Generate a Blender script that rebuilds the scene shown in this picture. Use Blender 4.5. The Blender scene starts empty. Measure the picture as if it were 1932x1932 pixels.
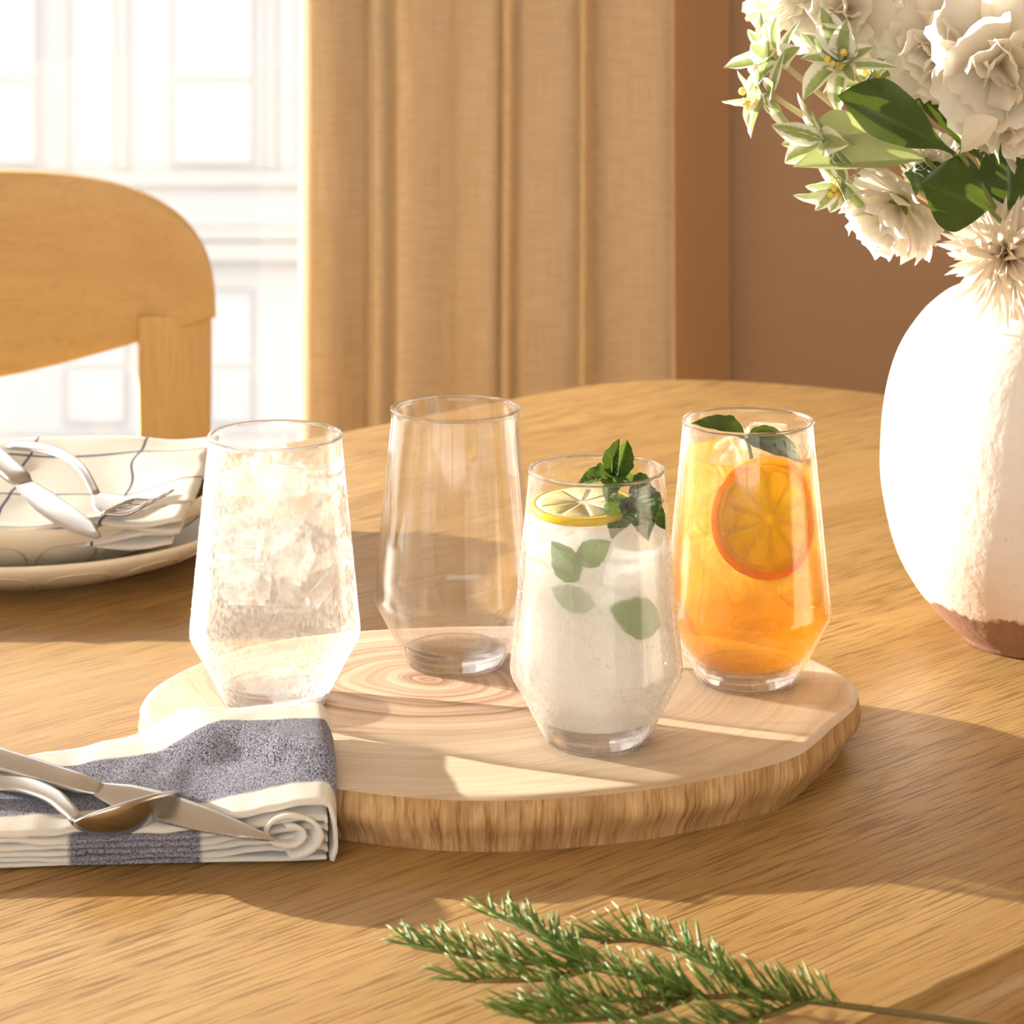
import bpy, bmesh, math, random
from mathutils import Vector, Matrix, Quaternion, noise
random.seed(7)
S = bpy.context.scene
COL = S.collection
PI = math.pi

# ------------------------------------------------------------------ camera
# level view camera with a shifted lens, 44 cm above the tabletop (z = 0 is the tabletop)
cam = bpy.data.cameras.new('camera')
cam.lens = 36 * 5200 / 1932
cam.sensor_width = 36
cam.shift_y = -1296 / 1932
cam.clip_start = .05
cam.clip_end = 200
cam.dof.use_dof = True
cam.dof.focus_distance = 1.30
cam.dof.aperture_fstop = 20
camo = bpy.data.objects.new('camera', cam)
COL.objects.link(camo)
camo.location = (0, 0, .44)
camo.rotation_euler = (PI / 2, 0, 0)
S.camera = camo

# ------------------------------------------------------------------ light
w = bpy.data.worlds.new('hazy_sky')
S.world = w
w.use_nodes = True
bg = w.node_tree.nodes['Background']
bg.inputs[0].default_value = (1.0, .94, .86, 1)
bg.inputs[1].default_value = 3.7

sun = bpy.data.lights.new('sun', 'SUN')
sun.energy = 19
sun.color = (1.0, .94, .83)
sun.angle = math.radians(.8)
suno = bpy.data.objects.new('sun', sun)
COL.objects.link(suno)
el, az = math.radians(13.6), math.radians(-22.5)
d = Vector((math.cos(el) * math.cos(az), math.cos(el) * math.sin(az), -math.sin(el)))
suno.rotation_euler = d.to_track_quat('-Z', 'Y').to_euler()
suno.location = (-6, 3, 3)

S.view_settings.view_transform = 'Standard'
S.view_settings.look = 'None'
S.view_settings.gamma = 1
S.view_settings.use_curve_mapping = False
S.view_settings.exposure = 0.0
S.cycles.transparent_max_bounces = 36
S.cycles.max_bounces = 7
S.cycles.transmission_bounces = 8
S.cycles.diffuse_bounces = 3
S.cycles.glossy_bounces = 4
S.cycles.adaptive_threshold = .3
S.cycles.caustics_reflective = False
S.cycles.caustics_refractive = False
S.cycles.sample_clamp_indirect = 6

# ------------------------------------------------------------------ helpers
class MB:
    def __init__(s): s.v = []; s.f = []; s.uv = []
    def vert(s, p, uv=(0, 0)):
        s.v.append(tuple(p)); s.uv.append(uv); return len(s.v) - 1
    def grid(s, fn, nu, nv, closeu=False):
        b = len(s.v); cu = nu if closeu else nu + 1
        for j in range(nv + 1):
            for i in range(cu):
                u, v = i / nu, j / nv
                s.vert(fn(u, v), (u, v))
        for j in range(nv):
            for i in range(nu):
                a = b + j * cu + i; c = b + j * cu + (i + 1) % cu
                s.f.append((a, c, c + cu, a + cu))
        return s
    def lathe(s, prof, n=64, cap0=False, cap1=False):
        b = len(s.v)
        for k, (r, z) in enumerate(prof):
            for i in range(n):
                a = 2 * PI * i / n
                s.vert((r * math.cos(a), r * math.sin(a), z), (i / n, k / max(1, len(prof) - 1)))
        for k in range(len(prof) - 1):
            for i in range(n):
                j = (i + 1) % n
                s.f.append((b + k * n + i, b + k * n + j, b + (k + 1) * n + j, b + (k + 1) * n + i))
        if cap0: s.f.append(tuple(b + i for i in range(n))[::-1])
        if cap1: s.f.append(tuple(b + (len(prof) - 1) * n + i for i in range(n)))
        return s
    def box(s, a, c):
        b = len(s.v)
        for z in (a[2], c[2]):
            for x, y in ((a[0], a[1]), (c[0], a[1]), (c[0], c[1]), (a[0], c[1])): s.vert((x, y, z))
        for q in ((3, 2, 1, 0), (4, 5, 6, 7), (0, 1, 5, 4), (1, 2, 6, 5), (2, 3, 7, 6), (3, 0, 4, 7)):
            s.f.append(tuple(b + i for i in q))
        return s
    def sweep(s, path, wid, thk, up=(0, 0, 1), n=12, e=.7):
        """rounded ribbon along a path: wid/thk full sizes at each point"""
        P = [Vector(p) for p in path]; b = len(s.v); m = len(P)
        for k in range(m):
            t = (P[min(k + 1, m - 1)] - P[max(k - 1, 0)]).normalized()
            upv = Vector(up[k]) if isinstance(up[0], (tuple, Vector)) else Vector(up)
            side = t.cross(upv).normalized(); nn = side.cross(t).normalized()
            for i in range(n):
                a = 2 * PI * i / n
                c, q = math.cos(a), math.sin(a)
                x = math.copysign(abs(c) ** e, c) * wid[k] / 2; y = math.copysign(abs(q) ** e, q) * thk[k] / 2
                s.vert(P[k] + side * x + nn * y, (i / n, k / (m - 1)))
        for k in range(m - 1):
            for i in range(n):
                j = (i + 1) % n
                s.f.append((b + k * n + i, b + k * n + j, b + (k + 1) * n + j, b + (k + 1) * n + i))
        s.f.append(tuple(b + i for i in range(n))[::-1]); s.f.append(tuple(b + (m - 1) * n + i for i in range(n)))
        return s
    def tube(s, path, r, n=8):
        P = [Vector(p) for p in path]; m = len(P)
        rr = r if isinstance(r, (list, tuple)) else [r] * m
        t0 = (P[-1] - P[0]).normalized()
        up = Vector((0, 0, 1)) if abs(t0.z) < .9 else Vector((1, 0, 0))
        return s.sweep(P, [2 * x for x in rr], [2 * x for x in rr], up, n, 1)
    def mesh(s, name, smooth=True, uv=True):
        me = bpy.data.meshes.new(name)
        me.from_pydata(s.v, [], s.f)
        if uv:
            l = me.uv_layers.new(name='UVMap')
            for p in me.polygons:
                for li in p.loop_indices:
                    l.data[li].uv = s.uv[me.loops[li].vertex_index]
        if smooth:
            me.polygons.foreach_set('use_smooth', [True] * len(me.polygons))
        me.update()
        return me

def obj(name, mb, m, parent=None, smooth=True, solid=0, sub=0, sharp=None, offs=0):
    me = mb.mesh(name, smooth) if isinstance(mb, MB) else mb
    o = bpy.data.objects.new(name, me)
    COL.objects.link(o)
    if m and not me.materials: me.materials.append(m)
    if parent: o.parent = parent
    if solid:
        q = o.modifiers.new('thick', 'SOLIDIFY'); q.thickness = solid; q.offset = offs
    if sub:
        q = o.modifiers.new('smooth', 'SUBSURF'); q.levels = sub; q.render_levels = sub
    if sharp:
        me.set_sharp_from_angle(angle=math.radians(sharp))
    return o
def empty(name, loc=(0, 0, 0), rz=0):
    o = bpy.data.objects.new(name, None); COL.objects.link(o)
    o.location = loc; o.rotation_euler = (0, 0, rz); o.empty_display_size = .05
    return o
def tag(o, label, cat, group=None, kind=None):
    o['label'] = label; o['category'] = cat
    if group: o['group'] = group
    if kind: o['kind'] = kind
    return o
def struct(o): o['kind'] = 'structure'; return o
def bevbox(a, c, r=.004, seg=2):
    mb = MB().box(a, c); me = mb.mesh('box', False)
    bm = bmesh.new(); bm.from_mesh(me)
    bmesh.ops.bevel(bm, geom=list(bm.edges), offset=r, segments=seg, affect='EDGES', profile=.6)
    bm.to_mesh(me); bm.free()
    me.polygons.foreach_set('use_smooth', [True] * len(me.polygons)); me.set_sharp_from_angle(angle=math.radians(50))
    return me
def lerp(a, b, t): return a + (b - a) * t
def sm(a, b, x):
    t = min(1, max(0, (x - a) / (b - a))); return t * t * (3 - 2 * t)
def catmull(pts, per=6):
    P = [Vector(p) for p in pts]; P = [P[0] * 2 - P[1]] + P + [P[-1] * 2 - P[-2]]; out = []
    for k in range(1, len(P) - 2):
        for i in range(per):
            t = i / per; a, b, c, e = P[k - 1], P[k], P[k + 1], P[k + 2]
            out.append(.5 * (2 * b + (c - a) * t + (2 * a - 5 * b + 4 * c - e) * t * t + (3 * b - a - 3 * c + e) * t ** 3))
    out.append(P[-2]); return out

# ------------------------------------------------------------------ materials
class Mat:
    def __init__(s, name):
        s.m = bpy.data.materials.new(name); s.m.use_nodes = True
        s.t = s.m.node_tree; s.t.nodes.clear(); s.o = s.n('ShaderNodeOutputMaterial')
    def n(s, typ, pr=None, **ins):
        x = s.t.nodes.new(typ)
        for k, v in (pr or {}).items(): setattr(x, k, v)
        for k, v in ins.items():
            key = int(k[1:]) if k[0] == '_' and k[1:].isdigit() else k.replace('_', ' ')
            sock = x.inputs[key]
            if isinstance(v, bpy.types.NodeSocket): s.t.links.new(v, sock)
            else:
                if sock.type == 'RGBA' and len(v) == 3: v = (*v, 1)
                sock.default_value = v
        return x
    def surf(s, sh): s.t.links.new(sh, s.o.inputs[0]); return s.m
    def coord(s, kind='Object'): return s.n('ShaderNodeTexCoord').outputs[kind]
    def mapp(s, vec, scale=(1, 1, 1), rot=(0, 0, 0), loc=(0, 0, 0)):
        return s.n('ShaderNodeMapping', None, Vector=vec, Scale=scale, Rotation=rot, Location=loc).outputs[0]
    def noise(s, vec, scale=5, detail=3, rough=.5, dist=0):
        return s.n('ShaderNodeTexNoise', None, Vector=vec, Scale=scale, Detail=detail, Roughness=rough, Distortion=dist).outputs[0]
    def ramp(s, fac, stops, interp='LINEAR'):
        r = s.n('ShaderNodeValToRGB', None, Fac=fac); cr = r.color_ramp; cr.interpolation = interp
        while len(cr.elements) < len(stops): cr.elements.new(.5)
        for e, (p, c) in zip(cr.elements, stops):
            e.position = p; e.color = (*c, 1) if len(c) == 3 else c
        return r.outputs[0]
    def mixc(s, f, a, b, mode='MIX'):
        x = s.n('ShaderNodeMix', {'data_type': 'RGBA', 'blend_type': mode})
        for sock, v in ((x.inputs[0], f), (x.inputs[6], a), (x.inputs[7], b)):
            if isinstance(v, bpy.types.NodeSocket): s.t.links.new(v, sock)
            else: sock.default_value = v if not isinstance(v, tuple) or len(v) == 4 else (*v, 1)
        return x.outputs[2]
    def math(s, op, a, b=0., c=0.):
        return s.n('ShaderNodeMath', {'operation': op}, _0=a, _1=b, _2=c).outputs[0]
    def bump(s, hgt, strength=.3, dist=.001):
        return s.n('ShaderNodeBump', None, Height=hgt, Strength=strength, Distance=dist).outputs[0]
    def schlick(s, f0=.04, nrm=None):
        k = dict(Blend=.5)
        if nrm: k['Normal'] = nrm
        fc = s.n('ShaderNodeLayerWeight', None, **k).outputs[1]
        return s.math('MULTIPLY_ADD', s.math('POWER', fc, 5.), 1 - f0, f0)
    def sep(s, v): return s.n('ShaderNodeSeparateXYZ', None, Vector=v).outputs
    def bsdf(s, **k): return s.n('ShaderNodeBsdfPrincipled', None, **k).outputs[0]
    def mix(s, f, a, b):
        x = s.n('ShaderNodeMixShader', None, _0=f)
        s.t.links.new(a, x.inputs[1]); s.t.links.new(b, x.inputs[2]); return x.outputs[0]
BK = (0, 0, 0); WH = (1, 1, 1)
def plain(name, col, rough=.6, **k):
    m = Mat(name); return m.surf(m.bsdf(Base_Color=col, Roughness=rough, **k))

def m_oak(name, light, mid, pore, s=1.0, axis=0, rough=.42, poreamt=1.0):
    """oak: long pores and soft cathedral bands along one local axis"""
    m = Mat(name); c = m.coord()
    st = [14 * s] * 3; st[axis] = .9 * s
    band = m.noise(m.mapp(c, tuple(st)), 1.0, 2, .55, .6)
    st2 = [640 * s] * 3; st2[axis] = 26 * s
    por = m.noise(m.mapp(c, tuple(st2)), 1.0, 1, .5)
    st3 = [150 * s] * 3; st3[axis] = 4 * s
    por2 = m.noise(m.mapp(c, tuple(st3)), 1.0, 1, .6)
    col = m.ramp(band, [(.3, mid), (.62, light)])
    p = m.ramp(por, [(.38, WH), (.475, BK)])
    p2 = m.ramp(por2, [(.36, WH), (.52, BK)])
    big = m.noise(m.mapp(c, tuple([5 * s if i != axis else 1.2 * s for i in range(3)])), 1.0, 2)
    dens = m.ramp(big, [(.35, (.25,) * 3), (.65, WH)])
    pf = m.math('MULTIPLY', m.math('ADD', m.math('MULTIPLY', p, .8), m.math('MULTIPLY', p2, .30)), dens)
    pf = m.math('MULTIPLY', pf, poreamt)
    col = m.mixc(pf, col, pore)
    b = m.bump(m.math('SUBTRACT', 1.0, pf), .35, .0006)
    return m.surf(m.bsdf(Base_Color=col, Roughness=rough, Normal=b))

def m_glass(name, tint=(.992, .993, .994), fog=0., edge=.8, fogtop=.2, H=.126, refr=0.):
    """thin tumbler wall: clear, Fresnel gloss, optional condensation film (denser at grazing view)"""
    m = Mat(name); c = m.coord()
    tr = m.n('ShaderNodeBsdfTransparent', None, Color=tint).outputs[0]
    g = m.n('ShaderNodeBsdfGlossy', None, Color=(1, 1, 1), Roughness=.03).outputs[0]
    body = m.mix(m.schlick(.04), tr, g)
    if refr:
        body = m.mix(refr, body, m.n('ShaderNodeBsdfGlass', None, Color=(.99, .99, .99), Roughness=0., IOR=1.46).outputs[0])
    if fog:
        z = m.sep(c)[2]
        n1 = m.noise(c, 60, 2, .6)
        n2 = m.noise(m.mapp(c, (1, 1, .5)), 700, 1, .5)
        f2 = m.ramp(n2, [(.36, (.25,) * 3), (.60, WH)])
        f1 = m.ramp(n1, [(.35, (.5,) * 3), (.60, WH)])
        top = m.n('ShaderNodeMapRange', None, Value=z, _1=H * (1 - fogtop) - .002, _2=H * (1 - fogtop) + .008, _3=1., _4=.25).outputs[0]
        fc = m.n('ShaderNodeLayerWeight', None, Blend=.5).outputs[1]
        ang = m.math('MULTIPLY_ADD', m.math('POWER', fc, 2.2), edge, fog)
        ff = m.math('MINIMUM', m.math('MULTIPLY', m.math('MULTIPLY', f1, f2), m.math('MULTIPLY', ang, top)), .95)
        film = m.mix(.75, m.n('ShaderNodeBsdfDiffuse', None, Color=(.95, .94, .92)).outputs[0],
                     m.n('ShaderNodeBsdfTranslucent', None, Color=(.97, .96, .94)).outputs[0])
        body = m.mix(ff, body, film)
    return m.surf(body)

def m_liquid(name, col, scat, amount, rough=.02, gl=.6):
    """clear or cloudy drink: filtered transmission, in-scatter and gloss"""
    m = Mat(name)
    tr = m.n('ShaderNodeBsdfTransparent', None, Color=col).outputs[0]
    tl = m.n('ShaderNodeBsdfTranslucent', None, Color=scat).outputs[0]
    g = m.n('ShaderNodeBsdfGlossy', None, Color=(1, 1, 1), Roughness=rough).outputs[0]
    fr = m.schlick(.025)
    b = m.mix(amount, tr, tl)
    return m.surf(m.mix(m.math('MULTIPLY', fr, gl), b, g))

M = {}
M['table'] = m_oak('oak_tabletop', (.44, .272, .100), (.365, .210, .067), (.15, .060, .015))
M['chair'] = m_oak('oak_chair', (.70, .485, .21), (.62, .415, .16), (.46, .27, .09), 1.0, 0, .5, .5)
M['chair_post'] = m_oak('oak_chair_post', (.72, .50, .22), (.65, .44, .18), (.46, .28, .10), 1.0, 2, .5, .5)

def m_slab():
    m = Mat('sliced_wood_top'); c = m.coord()
    wob = m.noise(c, 9, 3, .5)
    q = m.n('ShaderNodeVectorMath', {'operation': 'ADD'}, _0=m.mapp(c, (1, 1.25, 1), (0, 0, .1), (.025, -.06, 0)),
            _1=m.n('ShaderNodeVectorMath', {'operation': 'SCALE'}, _0=m.n('ShaderNodeTexNoise', None, Vector=c, Scale=11., Detail=2.).outputs[1], Scale=.035).outputs[0]).outputs[0]
    xyz = m.sep(q)
    r = m.math('SQRT', m.math('ADD', m.math('MULTIPLY', xyz[0], xyz[0]), m.math('MULTIPLY', xyz[1], xyz[1])))
    ring = m.noise(m.n('ShaderNodeCombineXYZ', None, X=m.math('MULTIPLY', r, 95.), Y=m.math('MULTIPLY', wob, .8)).outputs[0], 1.0, 3, .6)
    fine = m.noise(m.n('ShaderNodeCombineXYZ', None, X=m.math('MULTIPLY', r, 620.), Y=m.math('MULTIPLY', wob, 2.)).outputs[0], 1.0, 2, .5)
    heart = m.ramp(r, [(.06, WH), (.135, BK)])
    colA = m.ramp(ring, [(.36, (.25, .11, .065)), (.48, (.55, .36, .235)), (.60, (.66, .49, .35))])
    colB = m.ramp(ring, [(.3, (.60, .455, .31)), (.6, (.70, .575, .425))])
    col = m.mixc(heart, colB, colA)
    col = m.mixc(m.math('MULTIPLY', m.ramp(fine, [(.35, WH), (.5, BK)]), .3), col, (.42, .23, .12))
    st = m.noise(m.mapp(c, (3, 60, 1)), 1, 3, .6)
    col = m.mixc(m.math('MULTIPLY', m.ramp(st, [(.35, WH), (.5, BK)]), .25), col, (.50, .29, .15))
    return m.surf(m.bsdf(Base_Color=col, Roughness=.55, Normal=m.bump(fine, .12, .0004)))
M['slab'] = m_slab()
def m_bark():
    m = Mat('peeled_edge_wood'); uv = m.coord('UV')
    st = m.noise(m.mapp(uv, (420, .9, 1)), 1, 3, .65, .15)
    st2 = m.noise(m.mapp(uv, (45, .7, 1)), 1, 3, .6)
    col = m.ramp(st, [(.3, (.30, .145, .045)), (.48, (.62, .39, .175)), (.68, (.78, .55, .29))])
    col = m.mixc(m.math('MULTIPLY', m.ramp(st2, [(.38, WH), (.55, BK)]), .6), col, (.36, .185, .065))
    return m.surf(m.bsdf(Base_Color=col, Roughness=.7, Normal=m.bump(st, .8, .0015)))
M['bark'] = m_bark()

M['glass_clear'] = m_glass('tumbler_glass', refr=.1)
M['glass_plain'] = m_glass('tumbler_glass_inside')
M['glass_frost'] = m_glass('tumbler_glass_condensation', fog=.15, edge=1.6, fogtop=.12)
M['glass_frost_light'] = m_glass('tumbler_glass_light_condensation', fog=.10, edge=.9, fogtop=.20)
M['glass_frost_tea'] = m_glass('tumbler_glass_damp', fog=.05, edge=.6, fogtop=.05)
def m_base():
    m = Mat('thick_glass_base')
    g = m.n('ShaderNodeBsdfGlass', None, Color=(.97, .965, .97), Roughness=.0, IOR=1.45).outputs[0]
    t = m.n('ShaderNodeBsdfTransparent', None, Color=(.96, .95, .96)).outputs[0]
    return m.surf(m.mix(.42, g, t))
M['glass_base'] = m_base()
M['glass_rim'] = (lambda m: m.surf(m.mix(.35, m.n('ShaderNodeBsdfGlass', None, Color=(.98, .98, .98), Roughness=0., IOR=1.46).outputs[0], m.n('ShaderNodeBsdfTransparent', None, Color=(.97, .97, .97)).outputs[0])))(Mat('glass_rim'))
M['water'] = m_liquid('water', (.995, .985, .97), (.95, .93, .90), .03)
def m_tea():
    m = Mat('iced_tea'); z = m.sep(m.coord())[2]
    f = m.n('ShaderNodeMapRange', None, Value=z, _1=.040, _2=.085, _3=0., _4=1.).outputs[0]
    tr = m.n('ShaderNodeBsdfTransparent', None, Color=m.mixc(f, (.975, .72, .20), (.99, .88, .52))).outputs[0]
    tl = m.n('ShaderNodeBsdfTranslucent', None, Color=m.mixc(f, (1., .50, .04), (1., .66, .16))).outputs[0]
    g = m.n('ShaderNodeBsdfGlossy', None, Color=(1, 1, 1), Roughness=.02).outputs[0]
    return m.surf(m.mix(m.math('MULTIPLY', m.schlick(.025), .6), m.mix(.25, tr, tl), g))
M['tea'] = m_tea()
def m_lemonade():
    m = Mat('cloudy_lemonade')
    tr = m.n('ShaderNodeBsdfTransparent', None, Color=(1, 1, 1)).outputs[0]
    tl = m.n('ShaderNodeBsdfTranslucent', None, Color=(1, .99, .97)).outputs[0]
    df = m.n('ShaderNodeBsdfDiffuse', None, Color=(1, .985, .96)).outputs[0]
    return m.surf(m.mix(.56, m.mix(.50, tl, df), tr))
M['lemonade'] = m_lemonade()
def m_ice(name, col, amt):
    m = Mat(name); c = m.coord()
    n2 = m.noise(c, 2.2, 1, .5)
    tr = m.n('ShaderNodeBsdfTransparent', None, Color=col).outputs[0]
    tl = m.mix(.2, m.n('ShaderNodeBsdfTranslucent', None, Color=(.98, .97, .96)).outputs[0], m.n('ShaderNodeBsdfDiffuse', None, Color=(.97, .96, .95)).outputs[0])
    g = m.n('ShaderNodeBsdfGlossy', None, Color=(1, 1, 1), Roughness=.06).outputs[0]
    f = m.ramp(n2, [(.38, (amt * .25,) * 3), (.62, (amt * 1.6,) * 3)])
    return m.surf(m.mix(m.schlick(.018), m.mix(f, tr, tl), g))
M['ice'] = m_ice('ice', (1, .998, .995), .09)
M['ice_tea'] = m_ice('ice_in_tea', (.995, .98, .95), .17)

def m_linen(name, col, col2, scale=1.0, trans=.25):
    m = Mat(name); uv = m.coord('UV')
    a = m.noise(m.mapp(uv, (500 * scale, 30 * scale, 1)), 1, 2); b = m.noise(m.mapp(uv, (25 * scale, 700 * scale, 1)), 1, 2)
    big = m.noise(m.mapp(uv, (6, 9, 1)), 1, 3, .6)
    f = m.math('MULTIPLY', m.math('ADD', a, b), .5)
    c = m.mixc(m.ramp(f, [(.40, BK), (.6, WH)]), col2, col)
    c = m.mixc(m.math('MULTIPLY', big, .25), c, col2)
    dif = m.n('ShaderNodeBsdfDiffuse', None, Color=c, Roughness=.5, Normal=m.bump(f, .25, .001)).outputs[0]
    tl = m.n('ShaderNodeBsdfTranslucent', None, Color=c).outputs[0]
    return m.surf(m.mix(trans, dif, tl))
M['curtain'] = m_linen('linen_curtain', (.84, .72, .545), (.74, .605, .425), 1., .25)

def m_napkin(name, horiz, vert, blue, grid=False, trans=.12):
    """woven cotton with blue bands: horiz/vert = list of (centre, halfwidth) in UV"""
    m = Mat(name); uv = m.coord('UV'); x, y, _ = m.sep(uv)
    def band(v, spec):
        tot = None
        for c, hw in spec:
            dd = m.math('ABSOLUTE', m.math('SUBTRACT', v, c))
            k = m.n('ShaderNodeMapRange', None, Value=dd, _1=hw * .96, _2=hw * 1.04, _3=1., _4=0.).outputs[0]
            tot = k if tot is None else m.math('MAXIMUM', tot, k)
        return tot
    f = None
    for v, spec in ((y, horiz), (x, vert)):
        if spec:
            k = band(v, spec); f = k if f is None else m.math('MAXIMUM', f, k)
    we = m.noise(m.coord(), 1700, 2, .6)
    weave = m.ramp(we, [(.38, BK), (.58, WH)])
    bl = m.mixc(weave, blue, (.50, .50, .58))
    if grid: bl = blue
    wh = m.mixc(m.math('MULTIPLY', weave, .6), (.86, .81, .73), (.95, .925, .88))
    col = m.mixc(f, wh, bl) if f is not None else wh
    nm = m.bump(we, .35, .0005)
    dif = m.n('ShaderNodeBsdfDiffuse', None, Color=col, Roughness=.6, Normal=nm).outputs[0]
    tl = m.n('ShaderNodeBsdfTranslucent', None, Color=col).outputs[0]
    return m.surf(m.mix(trans, dif, tl))

M['steel'] = plain('brushed_steel', (.50, .50, .51), .30, Metallic=1.)
M['steel_dark'] = plain('satin_steel_spoon', (.50, .48, .46), .22, Metallic=1.)
M['plate'] = plain('cream_glazed_stoneware', (.88, .80, .66), .35)
M['plate_groove'] = plain('pooled_glaze', (.60, .48, .34), .4)
M['wall'] = plain('tan_paint', (.42, .285, .19), .8)
M['white_wall'] = plain('warm_cream_paint', (.82, .71, .55), .9)
M['ceil'] = plain('ceiling_paint', (.86, .79, .66), .9)
M['floor'] = m_oak('oak_floor', (.45, .27, .12), (.36, .20, .08), (.2, .1, .03), .6, 1)
M['frame'] = plain('white_window_frame', (.85, .83, .8), .5)
def m_pane():
    m = Mat('window_glass')
    t = m.n('ShaderNodeBsdfTransparent', None, Color=(.98, .98, .98)).outputs[0]
    g = m.n('ShaderNodeBsdfGlossy', None, Roughness=.02).outputs[0]
    fr = m.schlick(.04)
    return m.surf(m.mix(m.math('MULTIPLY', fr, .5), t, g))
M['pane'] = m_pane()
M['facade'] = plain('pale_render', (.41, .41, .42), .9)
M['facade_trim'] = plain('pale_pink_stone', (.388, .38, .38), .9)
M['facade_frame'] = plain('pale_grey_frames', (.35, .355, .37), .8)
M['facade_glass'] = plain('far_window_bright', (.42, .42, .43), .6)  # upper and lower far panes: sky reflection put into a plain matt colour
M['facade_glass2'] = plain('far_window_grey', (.395, .405, .415), .6)
M['street'] = plain('pale_street', (.35, .33, .32), .9)

# ------------------------------------------------------------------ room
FZ = -.75; CZ = 1.85; XL, XR, YB, YF = -5.9, 2.6, 3.08, -1.6
struct(obj('floor', MB().box((XL - .3, YF, FZ - .1), (XR + .2, YB + .2, FZ)), M['floor'], None, False))
struct(obj('ceiling', MB().box((XL - .3, YF, CZ), (XR + .2, YB + .2, CZ + .1)), M['ceil'], None, False))
wb = MB(); wx1 = .10
wb.box((wx1, YB, FZ), (XR + .2, YB + .15, CZ)); wb.box((XL - .15, YB, CZ - .12), (wx1, YB + .15, CZ)); wb.box((XL - .15, YB, FZ), (XL + .12, YB + .15, CZ - .12))
struct(obj('wall_back', wb, M['wall'], None, False))
struct(obj('wall_left', MB().box((XL - .15, YF, FZ), (XL, YB, CZ)), M['white_wall'], None, False))
fx0, fx1, fz0, fz1 = -2.6, 1.0, -.05, 1.60  # unseen window added behind the camera to let in sky light as fill
struct(obj('wall_front', MB().box((XL - .15, YF - .15, FZ), (fx0, YF, CZ)).box((fx1, YF - .15, FZ), (XR + .15, YF, CZ)).box((fx0, YF - .15, FZ), (fx1, YF, fz0)).box((fx0, YF - .15, fz1), (fx1, YF, CZ)), M['white_wall'], None, False))
w2 = struct(obj('fill_window', MB().box((fx0, YF - .1, fz0), (fx0 + .06, YF - .03, fz1)).box((fx1 - .06, YF - .1, fz0), (fx1, YF - .03, fz1)).box((fx0 + .06, YF - .1, fz0), (fx1 - .06, YF - .03, fz0 + .06))
    .box((fx0 + .06, YF - .1, fz1 - .06), (fx1 - .06, YF - .03, fz1)).box((-1.45, YF - .1, fz0 + .06), (-1.38, YF - .03, fz1 - .06)).box((-.25, YF - .1, fz0 + .06), (-.18, YF - .03, fz1 - .06)), M['frame'], None, False))
for xa, xb in ((fx0 + .06, -1.45), (-1.38, -.25), (-.18, fx1 - .06)):
    obj('pane', MB().box((xa, YF - .068, fz0 + .06), (xb, YF - .062, fz1 - .06)), M['pane'], w2, False)
struct(obj('wall_right', MB().box((XR, YF, FZ), (XR + .15, YB, CZ)), M['white_wall'], None, False))
w1 = struct(obj('window_1', MB().box((XL + .12, YB + .03, FZ), (XL + .18, YB + .1, CZ - .12)).box((wx1 - .06, YB + .03, FZ), (wx1, YB + .1, CZ - .12))
    .box((XL + .18, YB + .03, CZ - .18), (wx1 - .06, YB + .1, CZ - .12)).box((XL + .18, YB + .03, FZ), (wx1 - .06, YB + .1, FZ + .08)), M['frame'], None, False))
obj('pane', MB().box((XL + .18, YB + .062, FZ + .08), (wx1 - .06, YB + .068, CZ - .18)), M['pane'], w1, False)

struct(obj('strip_1', bevbox((.172, YB - .022, FZ), (.244, YB + .005, CZ), .006), plain('brown_strip', (.375, .225, .125), .7)))  # upright brown strip on the back wall beside the curtain
# curtain: plan-view pleats (x, y), hung from above the frame to the floor
cur = [(-0.2231,2.9150),(-0.2197,2.8700),(-0.2119,2.8280),(-0.1874,2.8220),(-0.1567,2.8490),(-0.1472,2.8550),(-0.1394,2.8010),(-0.1283,2.8040),(-0.1205,2.8730),(-0.0982,2.8880),(-0.0675,2.8760),(-0.0524,2.8310),(-0.0284,2.8130),(-0.0156,2.8250),(-0.0089,2.8790),(0.0000,2.8820),(0.0078,2.8250),(0.0162,2.8010),(0.0468,2.7950),(0.0613,2.8100),(0.0692,2.8820),(0.0770,2.8880),(0.0870,2.8325),(0.1026,2.8175),(0.1305,2.8160),(0.1584,2.8340),(0.1695,2.8850),(0.1740,2.9750),(0.1718,3.0200)]
cp = catmull([(a, b, 0) for a, b in cur], 8)
cm = MB()
def cfn(u, v):
    k = u * (len(cp) - 1); i = min(int(k), len(cp) - 2); p = cp[i].lerp(cp[i + 1], k - i)
    z = lerp(FZ + .02, CZ - .04, v)
    a = noise.noise(Vector((p.x * 6, z * 1.1, 3))) * .010 + noise.noise(Vector((p.x * 14, z * 2.3, 9))) * .004
    return (p.x + a * .6, p.y + a, z)
cm.grid(cfn, len(cp) - 1, 40)
tag(obj('curtain', cm, M['curtain'], None, True, .0015), 'beige linen curtain hanging in soft pleats beside the bright window', 'curtain')

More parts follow.
